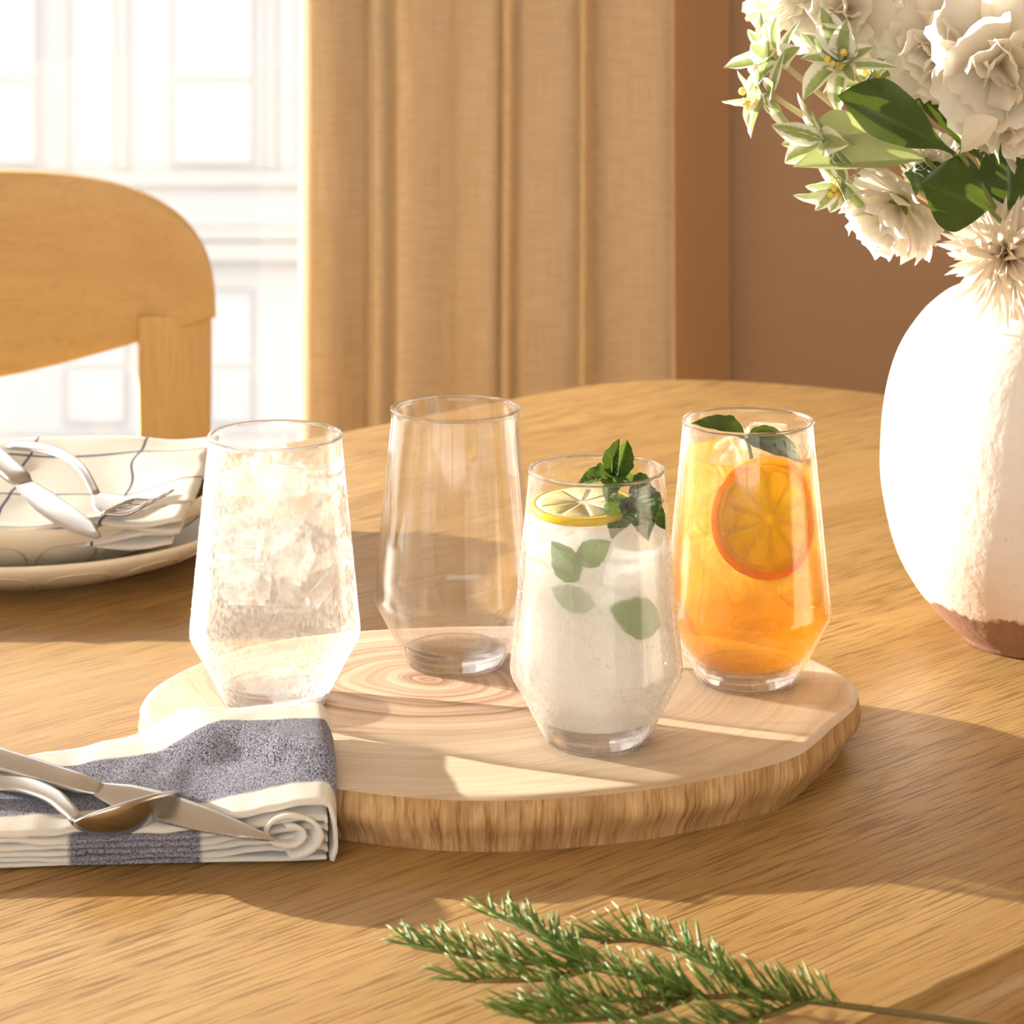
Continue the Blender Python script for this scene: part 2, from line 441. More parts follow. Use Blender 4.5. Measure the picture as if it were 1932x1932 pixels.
# pale building across the street
FY = 30.
bd = empty('building', (0, FY, -12))
tag(bd, 'pale washed-out building facade seen through the window', 'building')
def fpt(x, y): return ((x - 966) / 173.33, .44 - (y + 330) / 173.33 + 12)
def fbox(name, m, x0, y0, x1, y1, dy0, dy1, par):
    a = fpt(x0, y1); c = fpt(x1, y0)
    return obj(name, MB().box((a[0], dy0, a[1]), (c[0], dy1, c[1])), m, par, False)
fbox('facade_wall', M['facade'], -700, -2600, 1500, 1590, 0, 3, bd)
for y0_, y1_, dd in ((322, 346, .12), (428, 452, .10), (455, 486, .2), (820, 850, .15)):
    fbox('cornice', M['facade_trim'], -700, y0_, 1500, y1_, -dd, 0, bd)
for x0_, x1_ in ((92, 128), (505, 520), (225, 240)):
    fbox('pilaster', M['facade_trim'], x0_, -1200, x1_, 320, -.06, 0, bd)
for (x0_, y0_, x1_, y1_, ms) in ((322, -70, 480, 312, 150), (-90, -70, 72, 312, 150), (392, 545, 478, 800, 690), (120, 545, 240, 800, 690), (560, -70, 700, 312, 150)):
    wn = fbox('window', M['facade_frame'], x0_, y0_, x1_, y1_, -.03, 0, bd)
    fbox('pane', M['facade_glass'], x0_ + 12, y0_ + 12, x1_ - 6, ms - 5, -.05, -.03, wn)
    fbox('pane', M['facade_glass2'], x0_ + 12, ms + 7, x1_ - 6, y1_ - 8, -.05, -.03, wn)
struct(obj('street_ground', MB().box((-60, YB + 2, -12.2), (60, FY, -12)), M['street'], None, False))

# ------------------------------------------------------------------ dining table (local x runs along the grain)
tb = empty('dining_table', (0, 0, FZ), math.radians(43))
tag(tb, 'oak dining table with rounded end carrying the glasses', 'table')
tc, hw, us, ea, pw = 1.10, .4535, 1.482, .215, 2.5
ol = []
for i in range(161):
    a = -PI / 2 + PI * i / 160
    cx, sy = math.cos(a), math.sin(a)
    ol.append((us + ea * abs(cx) ** (2 / pw), tc + hw * math.copysign(abs(sy) ** (2 / pw), sy)))
ol += [(-.55, tc + hw), (-.55, tc - hw)]
nO = len(ol)
def onorm(i):
    a, b = Vector(ol[i - 1]), Vector(ol[(i + 1) % nO]); t = (b - a).normalized(); return Vector((t.y, -t.x))
tm = MB(); loops = []
for ins, z in ((.010, .75), (.005, .7488), (.0015, .7455), (0, .741), (0, .728), (.003, .722), (.02, .715)):
    loops.append([tm.vert((ol[i][0] - onorm(i).x * ins, ol[i][1] - onorm(i).y * ins, z)) for i in range(nO)])
for A, B in zip(loops, loops[1:]):
    for i in range(nO):
        j = (i + 1) % nO; tm.f.append((A[j], A[i], B[i], B[j]))
tm.f.append(tuple(loops[0])); tm.f.append(tuple(loops[-1])[::-1])
obj('tabletop', tm, M['table'], tb, True, sharp=35)
obj('apron', bevbox((-.35, tc - .30, .64), (1.45, tc + .30, .715)), M['table'], tb)
for x in (-.3, 1.3):
    for y in (tc - .26, tc + .26):
        obj('leg', bevbox((x - .035, y - .035, 0), (x + .035, y + .035, .64)), M['table'], tb)

# ------------------------------------------------------------------ chair
ch = empty('dining_chair', (-.521, 2.52, FZ), math.radians(14))
tag(ch, 'oak dining chair with wide curved backrest in front of window', 'chair')
# backrest: local x across, local z up (from floor); slight concave curve to the sitter
bw = .2417; CS = 1.179; Z0 = -.2156     # half width, size factor, floor offset
def cz(z): return z * CS + Z0
def brz(x):
    t = min(1, abs(x) / bw)
    bot = .758 + .053 * t ** 1.6
    top = .811 + .114 * max(0, 1 - t ** 3) ** (1 / 3)
    return cz(bot), cz(max(top, bot + .002))
def byc(x): return -.055 * (abs(x) / bw) ** 2
bk = MB(); nx = 64
rings = []
for i in range(nx + 1):
    x = bw * math.sin(PI * (i / nx - .5))
    bo, to = brz(x); y = byc(x); r = []
    hh = to - bo; th = .014
    for k in range(20):
        a = 2 * PI * k / 20; c, s_ = math.cos(a), math.sin(a)
        r.append(bk.vert((x, y + math.copysign(abs(c) ** .35, c) * th, (bo + to) / 2 + math.copysign(abs(s_) ** .35, s_) * hh / 2)))
    rings.append(r)
for A, B in zip(rings, rings[1:]):
    for k in range(20):
        bk.f.append((A[k], A[(k + 1) % 20], B[(k + 1) % 20], B[k]))
bk.f.append(tuple(rings[0])); bk.f.append(tuple(rings[-1])[::-1])
obj('backrest', bk, M['chair'], ch, True, sharp=50)
for sx in (-1, 1):
    xm = sx * (bw - .0345); ym = byc(xm); pm = MB()
    pts = [(xm, ym + .06, 0), (xm, ym + .03, .25), (xm, ym, .45), (xm, ym, .68), (xm, ym, cz(.812))]
    pm.sweep(pts, [.040, .048, .060, .068, .068], [.032, .032, .029, .0245, .024], (0, -1, 0), 16, .35)
    obj('back_post', pm, M['chair_post'], ch, True, sharp=45)
    obj('leg', MB().sweep([(sx * .20, -.42, 0), (sx * .20, -.40, .43)], [.032, .045], [.032, .045], (0, -1, 0), 16, .4), M['chair_post'], ch, True, sharp=45)
obj('seat', bevbox((-.235, -.45, .43), (.235, -.03, .462), .012, 3), M['chair'], ch)

# ------------------------------------------------------------------ wooden slab board
BZ = .0265
bo = empty('serving_board', (-.005, 1.295, 0))
tag(bo, 'round live-edge wooden slab board under the four glasses', 'board')
bpts = [(-0.1691,-0.0090),(-0.1701,0.0097),(-0.1670,0.0323),(-0.1576,0.0556),(-0.1397,0.0833),(-0.1151,0.1058),(-0.0703,0.1233),(-0.0131,0.1309),(0.0472,0.1290),(0.0957,0.1177),(0.1345,0.0958),(0.1560,0.0728),(0.1679,0.0472),(0.1709,0.0258),(0.1677,0.0042),(0.1608,-0.0128),(0.1526,-0.0287),(0.1449,-0.0449),(0.1337,-0.0649),(0.1156,-0.0816),(0.0912,-0.0964),(0.0629,-0.1097),(0.0308,-0.1187),(-0.0009,-0.1232),(-0.0348,-0.1200),(-0.0740,-0.1070),(-0.1104,-0.0850),(-0.1416,-0.0578),(-0.1604,-0.0317)]
bl = catmull([(*bpts[-1], 0)] + [(*p, 0) for p in bpts] + [(*bpts[0], 0), (*bpts[1], 0)], 8)[8:-9]
nB = len(bl)
def bnorm(i):
    t = (bl[(i + 1) % nB] - bl[i - 1]).normalized(); n_ = Vector((t.y, -t.x, 0))
    return n_ if n_.dot(bl[i]) > 0 else -n_
BN = [bnorm(i) for i in range(nB)]
top = MB(); L0 = []
for ins, z in ((.0055, BZ), (.0025, BZ - .0004), (.0006, BZ - .0016)):
    L0.append([top.vert(bl[i] - BN[i] * ins + Vector((0, 0, z))) for i in range(nB)])
for A, B in zip(L0, L0[1:]):
    for i in range(nB):
        j = (i + 1) % nB; top.f.append((A[i], A[j], B[j], B[i]))
top.f.append(tuple(L0[0])[::-1])
obj('top_face', top, M['slab'], bo, True, sharp=40)
ed = MB(); rows = 10
for k in range(rows + 1):
    t = k / rows
    for i in range(nB + 1):
        p = bl[i % nB]; q = BN[i % nB]
        wv = noise.noise(Vector((p.x * 30, p.y * 30, t * 1.2))) * .0022 + noise.noise(Vector((p.x * 160, p.y * 160, t * .7))) * .0006
        ins = .0006 + .0085 * t ** 1.3 - (.003 * math.sin(PI * min(1, t * 1.1)) + wv) * math.sin(PI * min(1, t * 1.2 + .02))
        ed.vert(p - q * ins + Vector((0, 0, (BZ - .0016) * (1 - t))), (i / nB, t))
for k in range(rows):
    for i in range(nB):
        a = k * (nB + 1) + i; ed.f.append((a, a + 1, a + nB + 2, a + nB + 1))
ed.f.append(tuple(rows * (nB + 1) + i for i in range(nB)))
obj('bark_edge', ed, M['bark'], bo, True, sharp=60)

# ------------------------------------------------------------------ tumblers
GH = .126
OUT = [(.0222, 0), (.0236, .0008), (.0246, .0026), (.0262, .0056), (.0285, .0102), (.0318, .0165), (.0350, .0225), (.0378, .0275), (.0392, .0300), (.0400, .0322), (.0402, .0345), (.0400, .037), (.0385, .052), (.0366, .072), (.0346, .092), (.0328, .110), (.0316, .1225)]
def rout(z):
    for (r0, z0), (r1, z1) in zip(OUT, OUT[1:]):
        if z <= z1: return r0 + (r1 - r0) * (z - z0) / (z1 - z0)
    return OUT[-1][0]
WT = .0014
FLOORZ = .0095
def tumbler(label, loc, mat, scale=1.0, drops=0, seed=0):
    g = empty('tumbler', loc); g.scale = (scale,) * 3
    tag(g, label, 'glass', 'matching stemless tumblers on the board')
    prof = [(.0001, .0006), (.012, .0004)] + OUT + [(.03125, .1255), (.0309, .1260), (.0305, .1261), (.0301, .1258)]
    inner = [(r - WT, z) for r, z in OUT[::-1] if z > FLOORZ + .004]
    prof += inner + [(rout(.0125) - WT - .0008, .0125), (rout(.0105) - WT - .003, .0106), (.014, FLOORZ), (.0001, FLOORZ + .0006)]
    ow = obj('glass_wall', MB().lathe(prof, 96), mat, g)
    if mat is not M['glass_clear']:          # the condensation film sits on the outside only
        ow.data.materials.append(M['glass_plain']); no_ = (len(OUT) + 3) * 96
        ow.data.polygons.foreach_set('material_index', [0 if i < no_ else 1 for i in range(len(ow.data.polygons))])
    bs = [(.0001, .0012), (.0215, .0012), (.0228, .0022), (.0248, .0060), (.0252, .0078), (.0215, .0086), (.016, .0080), (.0130, .0088), (.0095, .0078), (.0060, .0088), (.0001, .0074)]
    obj('glass_base', MB().lathe(bs, 72), M['glass_base'], g)
    obj('rim', MB().lathe([(.0309 + .0012 * math.cos(2 * PI * k / 10), .1258 + .0009 * math.sin(2 * PI * k / 10)) for k in range(11)], 96), M['glass_rim'], g)
    if drops:
        rnd = random.Random(seed); dm = MB()
        for _ in range(drops):
            a = rnd.uniform(PI * .98, PI * 2.02) ; z = rnd.uniform(.004, .113) ; r = rnd.uniform(.0002, .00055) * (1.5 if rnd.random() < .08 else 1)
            R0 = rout(z); c = Vector((R0 * math.cos(a), R0 * math.sin(a), z)); nrm = Vector((math.cos(a), math.sin(a), .15 if z > .035 else -.7)).normalized()
            t1 = Vector((-math.sin(a), math.cos(a), 0)); t2 = nrm.cross(t1)
            b = len(dm.v); el_ = rnd.uniform(1, 1.9)
            for i in range(6):
                q = 2 * PI * i / 6; dm.vert(c + t1 * math.cos(q) * r + t2 * math.sin(q) * r * el_)
            for i in range(6):
                q = 2 * PI * i / 6; dm.vert(c + (t1 * math.cos(q) * r + t2 * math.sin(q) * r * el_) * .6 + nrm * r * .5)
            dm.vert(c + nrm * r * .7)
            for i in range(6):
                j = (i + 1) % 6; dm.f.append((b + i, b + j, b + 6 + j, b + 6 + i)); dm.f.append((b + 6 + i, b + 6 + j, b + 12))
        o = obj('condensation_drops', dm, M['drop'], g); o['kind'] = 'stuff'
    return g
def m_drop():
    m = Mat('water_drop')
    g = m.n('ShaderNodeBsdfGlossy', None, Color=(1, 1, 1), Roughness=.05).outputs[0]
    t = m.n('ShaderNodeBsdfTransparent', None, Color=(.93, .91, .89)).outputs[0]
    fr = m.schlick(.08)
    return m.surf(m.mix(fr, t, g))
M['drop'] = m_drop()
def liquid(name, label, cat, loc, mat, level, scale=1., gap=.0003):
    pr = [(.0001, FLOORZ + .0010)] + [(.014, FLOORZ + .0006), (rout(.011) - WT - .0022, .0115)]
    pr += [(r - WT - gap, z) for r, z in OUT if .0135 < z < level - .002]
    rl = rout(level) - WT - gap
    pr += [(rl, level), (rl - .0012, level - .0006), (rl - .004, level - .001), (.0001, level - .001)]
    o = obj(name, MB().lathe(pr, 72), mat, None); o.location = loc; o.scale = (scale,) * 3
    return tag(o, label, cat)
def cube_mesh(seed):
    rnd = random.Random(seed); bm = bmesh.new(); bmesh.ops.create_cube(bm, size=1.0)
    for v in bm.verts: v.co += Vector((rnd.uniform(-.14, .14), rnd.uniform(-.14, .14), rnd.uniform(-.14, .14)))
    bmesh.ops.bevel(bm, geom=list(bm.edges), offset=.12, segments=2, affect='EDGES')
    bmesh.ops.subdivide_edges(bm, edges=list(bm.edges), cuts=1, use_grid_fill=True)
    for v in bm.verts: v.co += v.co.normalized() * noise.noise(v.co * 2.3 + Vector((seed, 0, 0))) * .09
    me = bpy.data.meshes.new('ice_cube'); bm.to_mesh(me); bm.free()
    me.polygons.foreach_set('use_smooth', [True] * len(me.polygons)); me.set_sharp_from_angle(angle=math.radians(28)); return me
CUBES = [cube_mesh(i) for i in range(6)]
def ice(loc, mat, spots, size, label, group, seed=1, scale=1.):
    rnd = random.Random(seed)
    for k, (x, y, z) in enumerate(spots):
        q_ = math.hypot(x, y); lim = rout(z) - WT - .74 * size
        if q_ > lim: x, y = x * lim / q_, y * lim / q_
        me = CUBES[k % 6].copy(); me.materials.append(mat)
        o = obj('ice_cube', me, None); sz = size * rnd.uniform(.88, 1.12) * scale
        o.scale = (sz, sz, sz * rnd.uniform(.85, 1.1)); o.rotation_euler = [rnd.uniform(0, 3) for _ in range(3)]
        o.location = (loc[0] + x * scale, loc[1] + y * scale, loc[2] + z * scale)
        tag(o, label, 'ice', group)

GW = (-0.1117, 1.2992, BZ)
GE = (-0.028, 1.3592, BZ)
GL = (0.0381, 1.245, BZ)
GT = (0.1139, 1.3314, BZ)
tumbler('frosted tumbler full of ice water behind the striped napkin', GW, M['glass_frost'], 1.0, 1500, 3)
tumbler('empty clear tumbler at the back of the board', GE, M['glass_clear'])
tumbler('tumbler of cloudy lemonade with mint at front of board', GL, M['glass_frost_light'], .972, 900, 5)
tumbler('tumbler of amber iced tea with an orange slice', GT, M['glass_frost_tea'], 1.0, 1100, 8)

liquid('water', 'clear iced water filling the frosted tumbler', 'water', GW, M['water'], .1045)
ice(GW, M['ice'], [(-.016, -.012, .100), (.012, -.016, .101), (.000, .012, .107), (.018, .010, .098), (-.014, .014, .096), (-.018, -.010, .080), (.004, -.020, .079), (.020, -.004, .077), (-.002, .010, .082), (-.012, -.014, .063), (.015, -.014, .062), (.006, .012, .064), (-.018, .012, .066)],
    .0215, 'clear ice cube in the tumbler of water', 'ice cubes in the water', 4)

lq = liquid('lemonade', 'cloudy white lemonade in the front tumbler', 'drink', GL, M['lemonade'], .106, .972, .0013)
for kf in (.84, .68, .52, .36, .2):      # cloudiness builds up in layers through the depth of the drink
    pr = [(.0001, .0125 + .012 * (1 - kf))] + [((r - WT - .0013) * kf, lerp(.055, z, .35 + .65 * kf)) for r, z in OUT if .012 < z < .104] + [(.0001, lerp(.055, .104, .35 + .65 * kf))]
    obj('cloudy_core', MB().lathe(pr, 48), M['lemonade'], lq)
ice(GL, M['ice'], [(.012, .012, .100), (-.008, .014, .099), (.017, -.006, .098)], .018, 'pale ice cube floating in the cloudy lemonade', 'ice cubes in the lemonade', 9, .972)

liquid('iced_tea', 'amber iced tea in the tumbler with the orange slice', 'drink', GT, M['tea'], .1105)
ice(GT, M['ice_tea'], [(-.019, -.014, .104), (.010, .013, .108), (-.006, .019, .104), (-.019, -.015, .083), (.004, .015, .086), (.018, .012, .084), (-.016, .012, .068), (-.012, -.016, .066), (.010, -.014, .060), (.016, .012, .064), (-.004, .002, .050)],
    .020, 'amber-tinted ice cube in the tumbler of tea', 'ice cubes in the tea', 14)

# ------------------------------------------------------------------ citrus slices
def m_flesh(name, c1, c2, tr):
    m = Mat(name); c = m.coord()
    n = m.noise(c, 330, 2, .6)
    col = m.mixc(m.ramp(n, [(.4, BK), (.6, WH)]), c1, c2)
    d = m.bsdf(Base_Color=col, Roughness=.25, Normal=m.bump(n, .3, .0005))
    t = m.n('ShaderNodeBsdfTranslucent', None, Color=col).outputs[0]
    return m.surf(m.mix(tr, d, t))
M['orange_flesh'] = m_flesh('orange_flesh', (1., .95, .03), (1., 1., .10), .8)
M['orange_pith'] = m_flesh('orange_pith', (1., .78, .10), (1., .84, .16), .75)
M['orange_rind'] = m_flesh('orange_rind', (1., .54, .01), (1., .62, .02), .7)
M['lemon_flesh'] = m_flesh('lemon_flesh', (.93, .80, .42), (.97, .87, .55), .45)
M['lemon_pith'] = m_flesh('lemon_pith', (.95, .90, .70), (.97, .93, .78), .4)
M['lemon_rind'] = m_flesh('lemon_rind', (.95, .70, .02), (1., .76, .05), .35)
def citrus(name, label, cat, R, th, nseg, mats, loc, rot, wrap=None, rw=.0022):
    o = empty(name, loc); o.rotation_euler = rot; tag(o, label, cat)
    h_ = th / 2
    def wr(mb):
        if wrap: mb.v = [wrap(*p) for p in mb.v]
        return mb
    def disc(rad, nr, z0, z1):
        # solid disc with inner rings so that it can bend round the glass
        return [(rad * k / nr + .0001, z0) for k in range(nr + 1)] + [(rad * k / nr + .0001, z1) for k in range(nr, -1, -1)]
    obj('rind', wr(MB().lathe([(R - .0012, -h_), (R - .0003, -h_ * .8), (R, 0), (R - .0003, h_ * .8), (R - .0012, h_), (R - rw, h_), (R - rw, -h_), (R - .0012, -h_)], 64)), mats[0], o)
    obj('pith', wr(MB().lathe(disc(R - rw + .0001, 8, h_ * .92, -h_ * .92), 64)), mats[1], o)
    sg = MB(); da = 2 * PI / nseg; ri, ro = .0018, R - rw - .0018
    def sp(r, a, z):
        return (r * math.cos(a), r * math.sin(a), z)
    outl = []
    gp = .00035
    for k in range(9):
        a = -da / 2 + da * k / 8
        aa = a * (1 - gp / (ro * da / 2))
        outl.append((ro - (.0010 if k in (0, 8) else 0), aa * (.97 if k in (0, 8) else 1)))
    outl.append((ri + .0006, 0.12 * da)); outl.append((ri + .0006, -.12 * da))
    ring = []
    for z, sc in ((-h_ * 1.10, .93), (-h_ * .9, 1), (h_ * .9, 1), (h_ * 1.10, .93)):
        cxm = (ri + ro) / 2; rr = []
        for r, a in outl:
            p = Vector(sp(r, a, 0)); c = Vector((cxm, 0, 0)); p = c + (p - c) * sc
            rr.append(sg.vert((p.x, p.y, z)))
        ring.append(rr)
    n_ = len(outl)
    for A, B in zip(ring, ring[1:]):
        for i in range(n_):
            j = (i + 1) % n_; sg.f.append((A[i], A[j], B[j], B[i]))
    sg.f.append(tuple(ring[0])[::-1]); sg.f.append(tuple(ring[-1]))
    if wrap:
        for k in range(nseg):
            mb = MB(); rows_ = []
            for sgn in (-1, 1):
                for j in range(8):
                    r = lerp(ri, ro, j / 7); row = []
                    hwd = max(.02, da / 2 - .00045 / r) * (.80 if j == 7 else (.55 if j == 0 else 1))
                    for i in range(7):
                        a = da * k + hwd * (-1 + 2 * i / 6); edge_ = i in (0, 6) or j in (0, 7)
                        row.append(mb.vert(wrap(r * math.cos(a), r * math.sin(a), sgn * h_ * (.80 if edge_ else 1.12))))
                    rows_.append(row)
            for q0 in (0, 8):
                for j in range(7):
                    for i in range(6): mb.f.append((rows_[q0 + j][i], rows_[q0 + j][i + 1], rows_[q0 + j + 1][i + 1], rows_[q0 + j + 1][i]))
            loop = [(0, i) for i in range(7)] + [(j, 6) for j in range(1, 8)] + [(7, i) for i in range(5, -1, -1)] + [(j, 0) for j in range(6, 0, -1)]
            for (j0, i0), (j1, i1) in zip(loop, loop[1:] + loop[:1]): mb.f.append((rows_[j0][i0], rows_[j1][i1], rows_[8 + j1][i1], rows_[8 + j0][i0]))
            obj('segment', mb, mats[2], o)
        return o
    me = sg.mesh('segment'); me.materials.append(mats[2]); me.set_sharp_from_angle(angle=math.radians(60))
    for k in range(nseg):
        q = obj('segment', me, None, o); q.rotation_euler = (0, 0, da * k)
    return o
def wrap_orange(x, y, z):
    # the slice is pressed against the inside of the glass and bends with it
    zc = .0865 + y; r = rout(zc) - WT - .0021 - z; a = math.radians(283) + x / .0325
    return (r * math.cos(a), r * math.sin(a), zc)
citrus('orange_slice', 'bright orange slice pressed against the glass in the iced tea', 'orange slice', .0285, .0030, 10,
       (M['orange_rind'], M['orange_pith'], M['orange_flesh']), GT, (0, 0, 0), wrap_orange, .0038)
citrus('lemon_slice', 'pale lemon slice floating on the cloudy lemonade', 'lemon slice', .0238, .0038, 9,
       (M['lemon_rind'], M['lemon_pith'], M['lemon_flesh']), (GL[0] - .0062, GL[1] - .0025, BZ + .1065), (math.radians(4), math.radians(-2), .3))

# ------------------------------------------------------------------ leaves
def m_leaf(name, c1, c2, tr=.35, vein=(.25, .4, .1), rough=.4, bumpy=0.):
    m = Mat(name); uv = m.coord('UV'); x, y, _ = m.sep(uv)
    a = m.math('ABSOLUTE', m.math('SUBTRACT', x, .5))
    n = m.noise(m.coord(), 120, 3, .6)
    col = m.mixc(n, c1, c2)
    mid = m.n('ShaderNodeMapRange', None, Value=a, _1=.012, _2=.045, _3=.7, _4=0.).outputs[0]
    vv = m.math('SINE', m.math('MULTIPLY', m.math('SUBTRACT', y, m.math('MULTIPLY', a, .45)), 52.))
    vf = m.n('ShaderNodeMapRange', None, Value=vv, _1=.88, _2=1., _3=0., _4=.35).outputs[0]
    col = m.mixc(m.math('MAXIMUM', mid, vf), col, vein)
    k = {}
    if bumpy: k['Normal'] = m.bump(m.math('ADD', m.math('MULTIPLY', vv, -.5), n), bumpy, .002)
    d = m.bsdf(Base_Color=col, Roughness=rough, **k)
    t = m.n('ShaderNodeBsdfTranslucent', None, Color=m.mixc(.5, col, (.45, .6, .05))).outputs[0]
    return m.surf(m.mix(tr, d, t))
M['mint'] = m_leaf('mint_leaf', (.030, .095, .02), (.06, .16, .035), .2, (.16, .30, .08), .5, .9)
M['mint_wet'] = m_leaf('mint_leaf_in_drink', (.08, .22, .03), (.15, .33, .06), .35, (.25, .42, .12), .5, .4)
M['leaf_dark'] = m_leaf('glossy_leaf', (.016, .045, .008), (.030, .075, .012), .13, (.05, .10, .02), .35)
M['leaf_pale'] = m_leaf('pale_leaf', (.44, .49, .24), (.56, .60, .34), .3, (.64, .66, .42), .5)
M['stem'] = plain('green_stem', (.16, .22, .05), .5)
M['stem_pale'] = plain('pale_stem', (.62, .50, .30), .6)
def leaf_mesh(L, Wd, fold=.25, curl=.2, ruff=0., blunt=.8, serr=0., nu=8, nv=14, twist=0.):
    mb = MB()
    def fn(u, v):
        s_ = (u - .5) * 2
        w_ = math.sin(PI * min(1, max(0, v)) ** blunt) ** .85 if 0 < v < 1 else 0
        w_ = max(w_, .04 * (1 - v)) * Wd / 2
        if serr and abs(s_) > .9: w_ *= 1 + serr * math.sin(v * 60)
        x = s_ * w_; y = v * L; z = abs(s_) * w_ * fold * 2 - curl * L * v * v + ruff * Wd * math.sin(v * 17 + s_ * 1.5) * s_ * s_
        a = twist * v
        return (x * math.cos(a) + z * math.sin(a), y, z * math.cos(a) - x * math.sin(a))
    return mb.grid(fn, nu, nv)
def orient(o, loc, direction, normal=(0, 0, 1), roll=0.):
    """place a leaf whose local +y runs along direction and local +z towards normal"""
    y = Vector(direction).normalized(); z = Vector(normal); z = (z - y * z.dot(y)).normalized(); x = y.cross(z)
    m = Matrix((x, y, z)).transposed()
    if roll: m = m @ Matrix.Rotation(roll, 3, 'Y')
    o.rotation_mode = 'QUATERNION'; o.rotation_quaternion = m.to_quaternion(); o.location = loc
def shared(mb, m, name):
    me = mb.mesh(name); me.materials.append(m); return me

# mint sprig standing in the lemonade
ms = empty('mint_sprig', (GL[0] + .008, GL[1] - .002, BZ + .1085)); tag(ms, 'dark green mint sprig standing up out of the lemonade', 'mint sprig')
obj('stem', MB().tube([(0, 0, -.006), (.001, 0, .004), (.0005, -.001, .0115)], .0009), M['stem'], ms)
lm = shared(leaf_mesh(.0185, .0105, .45, -.10, .03, .75, .06), M['mint'], 'leaf')
lm2 = shared(leaf_mesh(.0165, .0120, .30, .40, .05, .8, .06), M['mint'], 'leaf')
for me, lo, di, no in ((lm, (.0005, -.001, .0105), (.16, .0, .95), (-.7, -.7, .1)), (lm, (0, 0, .010), (.30, .35, .9), (.3, -.9, .2)),
                       (lm2, (0, -.001, .0105), (-.95, -.35, .25), (-.2, -.4, .9)), (lm2, (0, 0, .008), (-.75, .6, .15), (0, -.3, .95)), (lm2, (.001, -.002, .009), (-.25, -.95, .15), (0, -.5, .9)), (lm2, (.001, 0, .008), (.7, .5, .1), (.2, -.5, .8))):
    o = obj('leaf', me, None, ms); orient(o, lo, di, no)
# broad mint leaves hanging over the surface on the right
ms2 = empty('mint_sprig', (GL[0] + .0155, GL[1] - .0085, BZ + .107)); tag(ms2, 'curled mint leaves floating against the glass right of the lemon slice', 'mint sprig')
lm3 = shared(leaf_mesh(.021, .017, .35, .30, .05, .8, .06), M['mint'], 'leaf')
obj('stem', MB().tube([(-.003, .002, .001), (.003, .001, .004)], .0008), M['stem'], ms2)
for lo, di, no in (((-.002, -.001, .005), (.75, -.45, -.30), (.2, -.6, .8)), ((-.001, .002, .006), (.8, .5, -.1), (.1, -.5, .8)), ((-.001, -.002, .004), (-.35, -.8, -.35), (-.1, -.7, .6)), ((0, 0, .005), (.3, -.75, -.5), (.1, -.9, .4))):
    o = obj('leaf', lm3, None, ms2); orient(o, lo, di, no)
# single leaves suspended in the lemonade, pressed against the wall
def wall_leaf(label, ang, z, L, Wd, rot, deep=.0022, sc=.972, loc=GL, mat='mint_wet'):
    mb = MB(); base = leaf_mesh(L, Wd, .0, 0., .0, .8, .05, 10, 14)
    cr, sr = math.cos(rot), math.sin(rot)
    for (x, y, zz), uv in zip(base.v, base.uv):
        y -= L / 2; a_, b_ = x * cr - y * sr, x * sr + y * cr
        zc = z + b_; R0 = rout(zc) - WT - deep
        th_ = math.radians(ang) + a_ / R0
        mb.vert((R0 * math.cos(th_) * sc, R0 * math.sin(th_) * sc, zc * sc), uv)
    mb.f = base.f
    o = obj('mint_leaf', mb, M[mat]); o.location = loc
    tag(o, label, 'mint leaf')
wall_leaf('green mint leaf in the lemonade, upper left below the lemon', 240, .0905, .022, .0150, .75)
wall_leaf('small green mint leaf in the lemonade just under the lemon slice', 266, .0955, .018, .0125, -1.0)
wall_leaf('faint mint leaf in the lemonade below the upper two leaves', 243, .073, .024, .012, 1.35, .0075)
wall_leaf('large green mint leaf in the lemonade at lower right', 302, .0655, .031, .0185, 1.15)
# mint in the tea
ms3 = empty('mint_sprig', (GT[0] - .002, GT[1] - .002, BZ + .1135)); tag(ms3, 'dark mint leaves lying across the top of the iced tea', 'mint sprig')
lm4 = shared(leaf_mesh(.026, .0135, .3, .35, .03, .8, .05), M['leaf_dark'], 'leaf')
obj('stem', MB().tube([(.004, -.003, -.008), (.002, -.001, .002), (0, 0, .0045)], .001), M['stem'], ms3)
for lo, di, no in (((0, 0, .004), (-.9, .15, .50), (.2, -.5, .85)), ((.001, 0, .003), (.93, .1, .08), (.0, -.5, .85)), ((.002, -.001, .003), (.8, -.35, -.05), (.0, -.6, .8))):
    o = obj('leaf', lm4, None, ms3); orient(o, lo, di, no)

